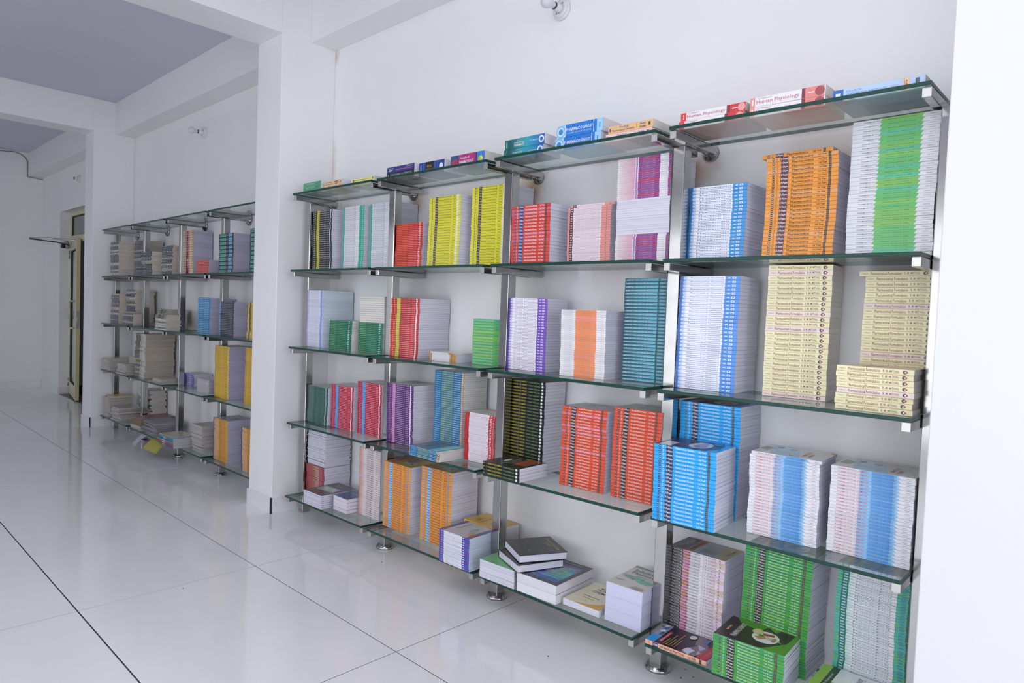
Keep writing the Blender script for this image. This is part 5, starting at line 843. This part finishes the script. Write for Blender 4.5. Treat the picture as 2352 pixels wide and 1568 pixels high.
# ------------------------------------------------------------------ the far unit: worn journals, textbooks, files
def jrn(v):
    return [('r', .06, .40, .3, .7, v.get('ink', '#8b8f98')), ('r', .50, .62, .3, .7, v.get('ink', '#8b8f98')), ('r', .72, .90, .35, .65, v.get('ink', '#8b8f98'))]
STY.update({
 'jr_dark': dict(base='#3a3f4a', front='#6d6a66', page=lin('#c9bfb2'), els=jrn, var=[{}, dict(base='#c9b8a4', ink='#8a7a68'), dict(base='#4a4d50', ink='#c8c8c0'), dict(base='#d8d6d0', ink='#5c5c5c')]),
 'jr_green': dict(base='#3c4038', front='#5c5c54', page=lin('#bfb7a8'), els=lambda v: [('r', .02, .3, .2, .8, '#a8a69c'), ('r', .5, .8, 0, 1, v['bd']), ('r', .86, .98, .2, .8, '#c8c6c0')], var=[dict(bd='#7c7c38'), dict(bd='#c8c6c0', base='#d8d8d4'), dict(bd='#5c6c48')]),
 'tall_old': dict(base='#6c6c54', front='#4c4c48', page=lin('#ada293'), els=lambda v: [('r', 0, .48, 0, 1, v['bd']), ('r', .5, 1, 0, 1, '#c9c6be'), ('r', .56, .66, .3, .7, '#5c5c58')], var=[dict(bd='#6f7050'), dict(bd='#54583e'), dict(bd='#a89c8c'), dict(bd='#585c84')]),
 'red_gold': dict(base='#a8323e', front='#7a7488', page=lin('#b0acc0'), els=multi(('r', 0, .1, 0, 1, '#b07840'), ('t', 'PHARMA', .14, .36, .3, .72, '#e0c8c8'), ('r', .52, .6, .3, .7, '#c89098'), ('r', .70, .84, 0, 1, '#b8923e'), ('r', .84, 1, 0, 1, '#9c8438'), ('r', .72, .95, .4, .6, '#e0d4a8'))),
 'sm_red': dict(base='#cf4a40', front='#b06058', page=lin('#b8b4c4'), els=multi(('r', .05, .4, .35, .65, '#e09088'), ('r', .5, .9, .35, .65, '#e09088'))),
 'navy_mint': dict(base='#1d2a44', front='#5c6478', page=lin('#b2aec2'), els=multi(('r', .06, .48, .18, .86, '#5aa890'), ('t', 'Pharmacology', .10, .44, .36, .68, '#23483f'), ('r', .52, .58, .4, .6, '#b8ac58'), ('r', .66, .90, .14, .88, '#6fb4d4'), ('t', 'KDT', .70, .84, .34, .66, '#2c5c7c'), ('c', .93, .5, .4, '#b43c4c'))),
 'blue_u': dict(base='#3d8cc4', front='#7c9cb4', page=lin('#b4b0c6'), els=multi(('r', .03, .06, 0, 1, '#8cc0e0'), ('t', 'CHEMISTRY', .16, .46, .3, .7, '#c0dcec'), ('r', .56, .72, .36, .64, '#a0c8e0'), ('r', .78, .86, .3, .7, '#a0c8e0'))),
 'grey_u': dict(base='#3b3e4c', front='#6c6c78', page=lin('#b6b2c6'), els=multi(('r', 0, .08, 0, 1, '#5c9cd0'), ('r', .12, .5, .35, .65, '#707484'), ('c', .56, .5, .6, '#a06a4c'), ('t', 'PHARMACY', .62, .92, .32, .68, '#a4a8b8'), ('r', .96, 1, 0, 1, '#22242e'))),
 'yel_u': dict(base='#d8bc50', front='#b8a868', page=lin('#b6b2c6'), els=multi(('r', .12, .2, 0, 1, '#3c3a34'), ('r', .4, .5, 0, 1, '#3c3a34'), ('r', .6, .9, .3, .7, '#6c5c2c'))),
 'purp_u': dict(base='#4c3c98', front='#9c98a8', page=lin('#c2bfca'), els=multi(('r', 0, .08, 0, 1, '#8c3c84'), ('r', .15, .5, .55, .62, '#a8a4d8'), ('r', .15, .5, .3, .37, '#a8a4d8'), ('r', .6, .75, .4, .6, '#c0bce4'), ('r', 0, 1, 0, .06, '#a83c64'))),
 'wht_u': dict(base='#a8a09c', front='#8c8c94', page=lin('#bdb8bc'), els=multi(('r', .2, .8, .3, .7, '#7c7c84'))),
 'yellow_b': dict(base='#dcb62c', front='#8c8c94', page=lin('#aeaac2'), els=multi(('r', 0, .10, 0, 1, '#cfa83c'), ('r', .05, .08, .1, .9, '#b03c30'), ('t', 'Pharmaceutical', .18, .50, .52, .80, '#b8742c'), ('t', 'Analysis', .18, .40, .18, .42, '#b8742c'), ('r', .60, .68, .35, .65, '#b8742c'), ('r', .74, .88, .3, .6, '#b8742c'), ('r', .93, .97, .1, .9, '#e8d89c'))),
 'orange_b': dict(base='#dc9a2c', front='#8c929c', page=lin('#b4b0c6'), els=multi(('r', 0, .07, 0, 1, '#2c3a80'), ('r', .10, .34, .4, .7, '#c8a888'), ('r', .08, .4, .0, .14, '#d8d0dc'), ('t', 'PHARMA', .42, .60, .3, .7, '#6c4c1c'), ('r', .66, .86, .35, .6, '#a8781c'), ('r', .88, 1, .0, .14, '#cfc8d8')),
    art=[('G', 0, 1, 0, 1, '#8d949e', '#9a9aa2'), ('P', [(.2, .1), (.3, .6), (.6, .7), (.7, .2)], '#6c7484'), ('R', .6, .95, .1, .9, '#a49c9c')]),
 'misc': dict(base='#8c4a40', front='#8c8c88', page=lin('#bab3ac'), els=multi(('r', .2, .8, .3, .7, '#c8c0b4')), var=[{}, dict(base='#39404e'), dict(base='#c8c4bc', front='#a8acb4'), dict(base='#2c5c9c', front='#2c6ca8'), dict(base='#a83428', front='#9c8c80'), dict(base='#2c6c54', front='#6c7c74'), dict(base='#d0cac0', front='#b0a89c', page=lin('#b8b2ac')), dict(base='#c8b13c', front='#c0ac54')]),
 'brownbound': dict(base='#7c5a44', front='#7e4e4c', page=lin('#8a7462'), hard=False, els=multi(('r', .1, .9, .3, .7, '#a08468')), art=[('P', [(.15, .1), (.15, .9), (.85, .9), (.85, .1)], '#8c4444')]),
 'folder': dict(base='#3c8c7c', front='#5c9488', page=lin('#b8b6b8'), els=multi(('r', .3, .5, .3, .7, '#d0d0d0')), var=[dict(base='#2c5ca8', front='#3c68b8'), dict(base='#2c9c88', front='#3caa98'), dict(base='#b02c34', front='#b03038'), dict(base='#35358c', front='#404094'), dict(base='#5c8c84', front='#6c9c92'), dict(base='#b4aca8', front='#b0a8a4')]),
 'pamphlet': dict(base='#b8ac38', front='#b8a93c', back='#2c2c64', els=[], art=[('R', .0, 1, .80, 1, '#2c3060'), ('T', 'PHARMACY COUNCIL', .12, .9, .55, .66, '#6c6428'), ('O', .5, .35, .2, .1, '#8c8c6c')]),
})
u = dict(single=True, jx=.004)
wv = ri(8, 1, 2, 1)
s('r1j1', 'worn_journal', 'dark-spined worn journal', 'first pile after the doorway, second shelf', 'jr_dark', vseq=wv, wild=.002, **u)
s('r1j2', 'worn_journal', 'dark-spined worn journal', 'second pile, behind the second post', 'jr_dark', vseq=wv, wild=.003, at=(-6.02, -.195, 0, .24, 1.576, 26, .0136), **u)
s('r1j3', 'worn_journal', 'dark-spined worn journal', 'short pile in front of the second post', 'jr_dark', vseq=wv, wild=.003, at=(-5.636, -.25, 0, .245, 1.576, 15, .0150), **u)
s('r1j4', 'worn_journal', 'dark-spined worn journal', 'pile touching the red textbooks', 'jr_dark', vseq=wv, wild=.002, at=(-5.20, -.23, 0, .245, 1.576, 18, .01467), **u)
s('r1red', 'red_textbook', 'dark red and gold textbook', 'tall red pile of the far unit', 'red_gold', at=(-4.89, -.170, 0, .245, 1.576, 19, .0203), D=.165, **u)
s('r1small', 'paperback', 'thin bright red paperback', 'small red pile of the far unit', 'sm_red', at=(-4.43, -.23, 0, .24, 1.576, 10, .0117), **u)
s('r1navy', 'pharmacology_textbook', 'navy textbook with mint label', 'first navy pile of the far unit', 'navy_mint', at=(-3.93, -.26, 0, .245, 1.576, 10, .0302), **u)
s('r1navy2', 'pharmacology_textbook', 'navy textbook with mint label', 'navy pile half hidden by the pillar', 'navy_mint', at=(-3.50, -.22, 0, .24, 1.576, 10, .0325), **u)
s('r2j1', 'worn_journal', 'dark-spined worn journal', 'first pile of the third shelf', 'jr_dark', vseq=wv, wild=.002, at=(-6.494, -.262, 0, .24, 1.101, 20, .0151), **u)
s('r2j2', 'worn_journal', 'dark-spined worn journal', 'tall pile of the third shelf', 'jr_dark', vseq=wv, wild=.002, at=(-6.20, -.21, 0, .25, 1.101, 22, .0158), **u)
s('r2j3', 'worn_journal', 'dark-spined worn journal', 'low pile before the second post', 'jr_dark', vseq=ri(5, 1, 2, 2), wild=.004, at=(-5.968, -.30, 0, .25, 1.101, 9, .0128), **u)
s('r2j4', 'worn_journal', 'green and white worn journal', 'higher green-white pile on the third shelf', 'jr_green', vseq=ri(3, 2, 2), wild=.004, at=(-5.31, -.22, 0, .24, 1.101, 12, .0144), **u)
s('r2j5', 'worn_journal', 'green and white worn journal', 'lower pile beside the third post', 'jr_green', vseq=ri(2, 3, 2), wild=.004, at=(-4.95, -.362, 0, .24, 1.101, 11, .0120), D=.12, **u)
s('r2blue', 'blue_textbook', 'mid-blue textbook', 'blue pile on the third shelf', 'blue_u', at=(-4.40, -.225, 0, .24, 1.101, 20, .0144), **u)
s('r2grey', 'grey_textbook', 'dark grey textbook with blue edge', 'grey pile before the fourth post', 'grey_u', at=(-3.925, -.25, 0, .245, 1.101, 20, .0131), **u)
s('r2yel', 'yellow_textbook', 'dull yellow textbook', 'yellow pile half behind the pillar', 'yel_u', at=(-3.45, -.25, 0, .24, 1.101, 20, .0131), **u)
mi = ri(2, 2, 4, 1, 1, 1, 4)
s('r3old1', 'old_book', 'tattered book', 'first loose pile on the fourth shelf', 'misc', mode='L', H=.26, vseq=mi, wild=.008, at=(-6.488, -.345, .06, .2, .628, 8, .0148), **u)
s('r3old2', 'old_book', 'tattered book', 'second loose pile on the fourth shelf', 'misc', mode='L', H=.25, vseq=mi, wild=.008, at=(-6.0, -.345, .06, .21, .628, 8, .0125), **u)
s('r3tall', 'old_journal', 'yellowed old journal', 'tall sagging pile on the fourth shelf', 'tall_old', vseq=ri(3, 3, 1, 1), wild=.0035, D=.26, at=(-5.64, -.30, .05, .235, .628, 30, .0136), **u)
s('r3box', 'old_book', 'thick cream book with red label', 'pair on the second loose pile', 'misc', mode='L', H=.2, vseq=lambda i, n, r: 6 if i else 4, at=(-5.93, -.26, .1, .15, .628+.102, 2, .034), **u)
s('r3sm', 'old_book', 'faded thin book', 'little pile beside the tall one', 'misc', mode='L', H=.2, vseq=lambda i, n, r: 6, wild=.004, at=(-5.13, -.31, 0, .2, .628, 4, .009), **u)
s('r3purp', 'purple_textbook', 'purple textbook', 'purple pile on the fourth shelf', 'purp_u', at=(-4.845, -.166, 0, .25, .628, 6, .017), D=.16, **u)
s('r3wh', 'paperback', 'white-edged worn paperback', 'low white pile on the fourth shelf', 'wht_u', mode='L', H=.22, wild=.003, at=(-4.27, -.27, .02, .22, .628, 9, .0121), **u)
s('r3y1', 'analysis_textbook', 'golden yellow textbook', 'first golden pile of the far unit', 'yellow_b', at=(-3.915, -.275, 0, .25, .628, 19, .0209), D=.19, **u)
s('r3y2', 'analysis_textbook', 'golden yellow textbook', 'golden pile half behind the pillar', 'yellow_b', at=(-3.43, -.27, 0, .25, .628, 18, .0228), **u)
s('r4left', 'old_book', 'bulky old book', 'thick pile at the doorway end', 'misc', mode='L', H=.22, vseq=lambda i, n, r: [6, 4, 6, 1, 3][i], wild=.006, at=(-6.486, -.33, .06, .17, .153, 5, .0386), **u)
s('r4top', 'old_book', 'glossy book with yellow cover', 'lying on the thick doorway pile', 'misc', mode='L', H=.24, vseq=lambda i, n, r: 7, at=(-6.48, -.30, -.2, .2, .153+5*.0386, 1, .018), **u)
s('r4mid', 'old_book', 'worn book with frayed corners', 'untidy low pile on the bottom shelf', 'misc', mode='L', H=.25, vseq=mi, wild=.012, at=(-6.18, -.345, .05, .2, .153, 9, .0145), **u)
s('r4bk', 'worn_magazine', 'worn grey magazine', 'wide magazine pile by the second post', 'misc', mode='S', D=.14, H=.30, vseq=mi, wild=.006, at=(-5.93, -.158, 0, .3, .153, 22, .0148), **u)
s('r4br', 'ledger', 'thick brown ledger', 'brown pair on the bottom shelf', 'brownbound', mode='L', H=.30, jx=.002, jr=.01, single=True, at=(-5.60, -.335, .05, .22, .153+.035, 2, .034))
s('r4bs', 'old_book', 'brown-edged flat book', 'pile under the brown ledgers', 'misc', mode='L', H=.28, vseq=lambda i, n, r: 6 if i else 0, jx=.002, single=True, at=(-5.61, -.34, .05, .22, .153, 2, .0172))
s('r4white', 'magazine', 'glossy white-edged magazine', 'magazine pile on the bottom shelf', 'misc', mode='L', H=.27, vseq=ri(1, 1, 5, 1, 1, 0, 3), wild=.006, at=(-4.30, -.29, .02, .20, .153, 22, .0097), **u)
s('r4or', 'orange_textbook', 'orange textbook with navy edge', 'first orange pile of the far unit', 'orange_b', at=(-3.905, -.29, .02, .243, .153, 25, .01268), D=.2, **u)
s('r4or2', 'orange_textbook', 'orange textbook with navy edge', 'orange pile half behind the pillar', 'orange_b', at=(-3.42, -.285, 0, .24, .153, 20, .0155), **u)
# paper bundles: stacks of loose, slightly sagging sheets
def bundle(x, y, z, rz, W, D, T, label, seed):
    r = random.Random(seed); b = MB(); nx = 12; ns = 9
    for k in range(ns):
        z0 = T*k/ns; th = T/ns*.93; ox, oy, an = r.uniform(-.008, .008), r.uniform(-.008, .008), r.uniform(-.03, .03); col = lin(r.choice(['#a9a4b0', '#9a949c', '#b4b0ba', '#8f888c', '#aca6ae']))
        ca, sa = math.cos(an), math.sin(an); base = len(b.v)
        for i in range(nx+1):
            t_ = i/nx; px = -W/2 + W*t_
            sag = 0
            for py, zz in ((-D/2, z0), (D/2, z0), (D/2, z0+th), (-D/2, z0+th)):
                wv_ = .0012*math.sin(t_*9+k+py*12)
                b.v.append((ca*px-sa*py+ox, sa*px+ca*py+oy, zz+wv_+.0013))
        for i in range(nx):
            a = base+4*i
            for q in ((0, 1, 5, 4), (1, 2, 6, 5), (2, 3, 7, 6), (3, 0, 4, 7)):
                b.f.append((a+q[0], a+q[3], a+q[2], a+q[1])[::-1]); b.c.append([col]*4); b.m.append(0); b.sm.append(False)
        b.f.append((base, base+3, base+2, base+1)[::-1]); b.c.append([col]*4); b.m.append(0); b.sm.append(False)
        e = base+4*nx; b.f.append((e, e+1, e+2, e+3)[::-1]); b.c.append([col]*4); b.m.append(0); b.sm.append(False)
    o = b.build('paper_bundle', [PAPER], color=True, loc=(x, y, z)); o.rotation_euler = (0, 0, rz)
    tag(o, label, 'papers', 'bundles of loose papers on the bottom shelf')
bundle(-5.225, -.20, .153, .06, .30, .22, .048, 'lower bundle of grey loose papers on the bottom shelf of the far unit', 3)
bundle(-5.225, -.19, .203, -.05, .31, .22, .052, 'upper bundle of grey loose papers with curling sheets, far unit', 5)
# loose sheets hanging over the glass edge, pamphlet and files
def sheet(name, x, y, z, rz, W, D, droop, m, label, cat, back=None):
    b = MB(); nn = 8; th = .0016
    for i in range(nn+1):
        t_ = i/nn; py = D*(1-t_); zz = -droop*max(0, t_-.3)**2*2
        for px, dz in ((0, 0), (W, 0), (W, th), (0, th)): b.v.append((px, py, zz+dz))
    for i in range(nn):
        a = 4*i
        for q in ((0, 1, 5, 4), (1, 2, 6, 5), (2, 3, 7, 6), (3, 0, 4, 7)):
            b.f.append(tuple(a+j for j in q)); b.c.append([(.7, .7, .7)]*4); b.m.append(0); b.sm.append(False)
    b.f.append((0, 3, 2, 1)); b.f.append((4*nn, 4*nn+1, 4*nn+2, 4*nn+3)); b.c += [[(.7, .7, .7)]*4]*2; b.m += [0, 0]; b.sm += [False, False]
    o = b.build(name, m, loc=(x, y, z)); o.rotation_euler = (0, 0, rz); tag(o, label, cat); return o
sheet('paper_sheet', -5.30, -.42, .155, -.2, .15, .22, .10, mat('sheet_paper', '#b9b7c0', rough=.7), 'crumpled white sheet hanging over the edge below the paper bundles', 'paper')
sheet('pamphlet', -4.98, -.44, .155, .05, .28, .20, .09, mat('yellow_pamphlet', '#a89f3c', rough=.4), 'yellow and navy pamphlet drooping over the bottom shelf edge', 'pamphlet')
bands = MB(); bands.box(0, 0, 0, .06, .2, .0018)
FC = ['purple-blue', 'pale grey', 'red', 'teal green', 'blue', 'sage green']
zf = .1536
for i, (v_, lab, T_) in enumerate(((3, 'indigo file at the bottom of the leaning files pile', .018), (2, 'red ring binder sticking out of the files pile', .020), (1, 'turquoise plastic file in the middle of the files pile', .012), (0, 'royal blue plastic file near the top of the files pile', .016), (4, 'sage green folder topmost of the files pile', .010))):
    put_book('file_folder', 'folder', -4.735 + .01*i, -.40 - .006*(i % 3), zf, .02*(i % 3), .34 - .012*i, .185, T_, lab, 'plastic files on the bottom shelf', v_, single=True, cat='folder'); zf += T_ + .0004
put_book('magazine', 'misc', -4.72, -.395, zf, .05, .27, .18, .004, 'thin grey magazine lying on the sage green folder', None, 6, single=True, cat='magazine')
# scraps and specks on the tiles
PAPERW = mat('white_scrap', '#e6e8ea', rough=.6)
b = MB(); b.face([(0, 0, .0008), (.028, -.006, .0008), (.034, .016, .0012), (.010, .020, .0008)]); b.face([(0, 0, .0004), (.010, .020, .0004), (.034, .016, .0008), (.028, -.006, .0004)])
tag(b.build('paper_scrap', PAPERW, loc=(-1.47, -.19, 0)), 'tiny white paper scrap on the tiles under the bottom shelf', 'scrap')
rr = random.Random(5); b = MB()
for (x, y) in ((.10, -.20), (.16, -.235), (.13, -.16), (.21, -.25), (.24, -.19), (.08, -.13), (-.35, -.45), (-.9, -.20), (-1.6, -.35), (-.30, -1.05), (-2.0, -.28), (-2.35, -1.1), (-1.93, -1.25)):
    q = [(x+rr.uniform(.002, .006)*math.cos(a), y+rr.uniform(.002, .005)*math.sin(a), .0006) for a in (0, 1.3, 2.6, 3.9, 5.2)]; b.face(q)
tag(b.build('floor_specks', DARK), 'small dark specks of dirt scattered on the tiles', 'dirt', kind='stuff')
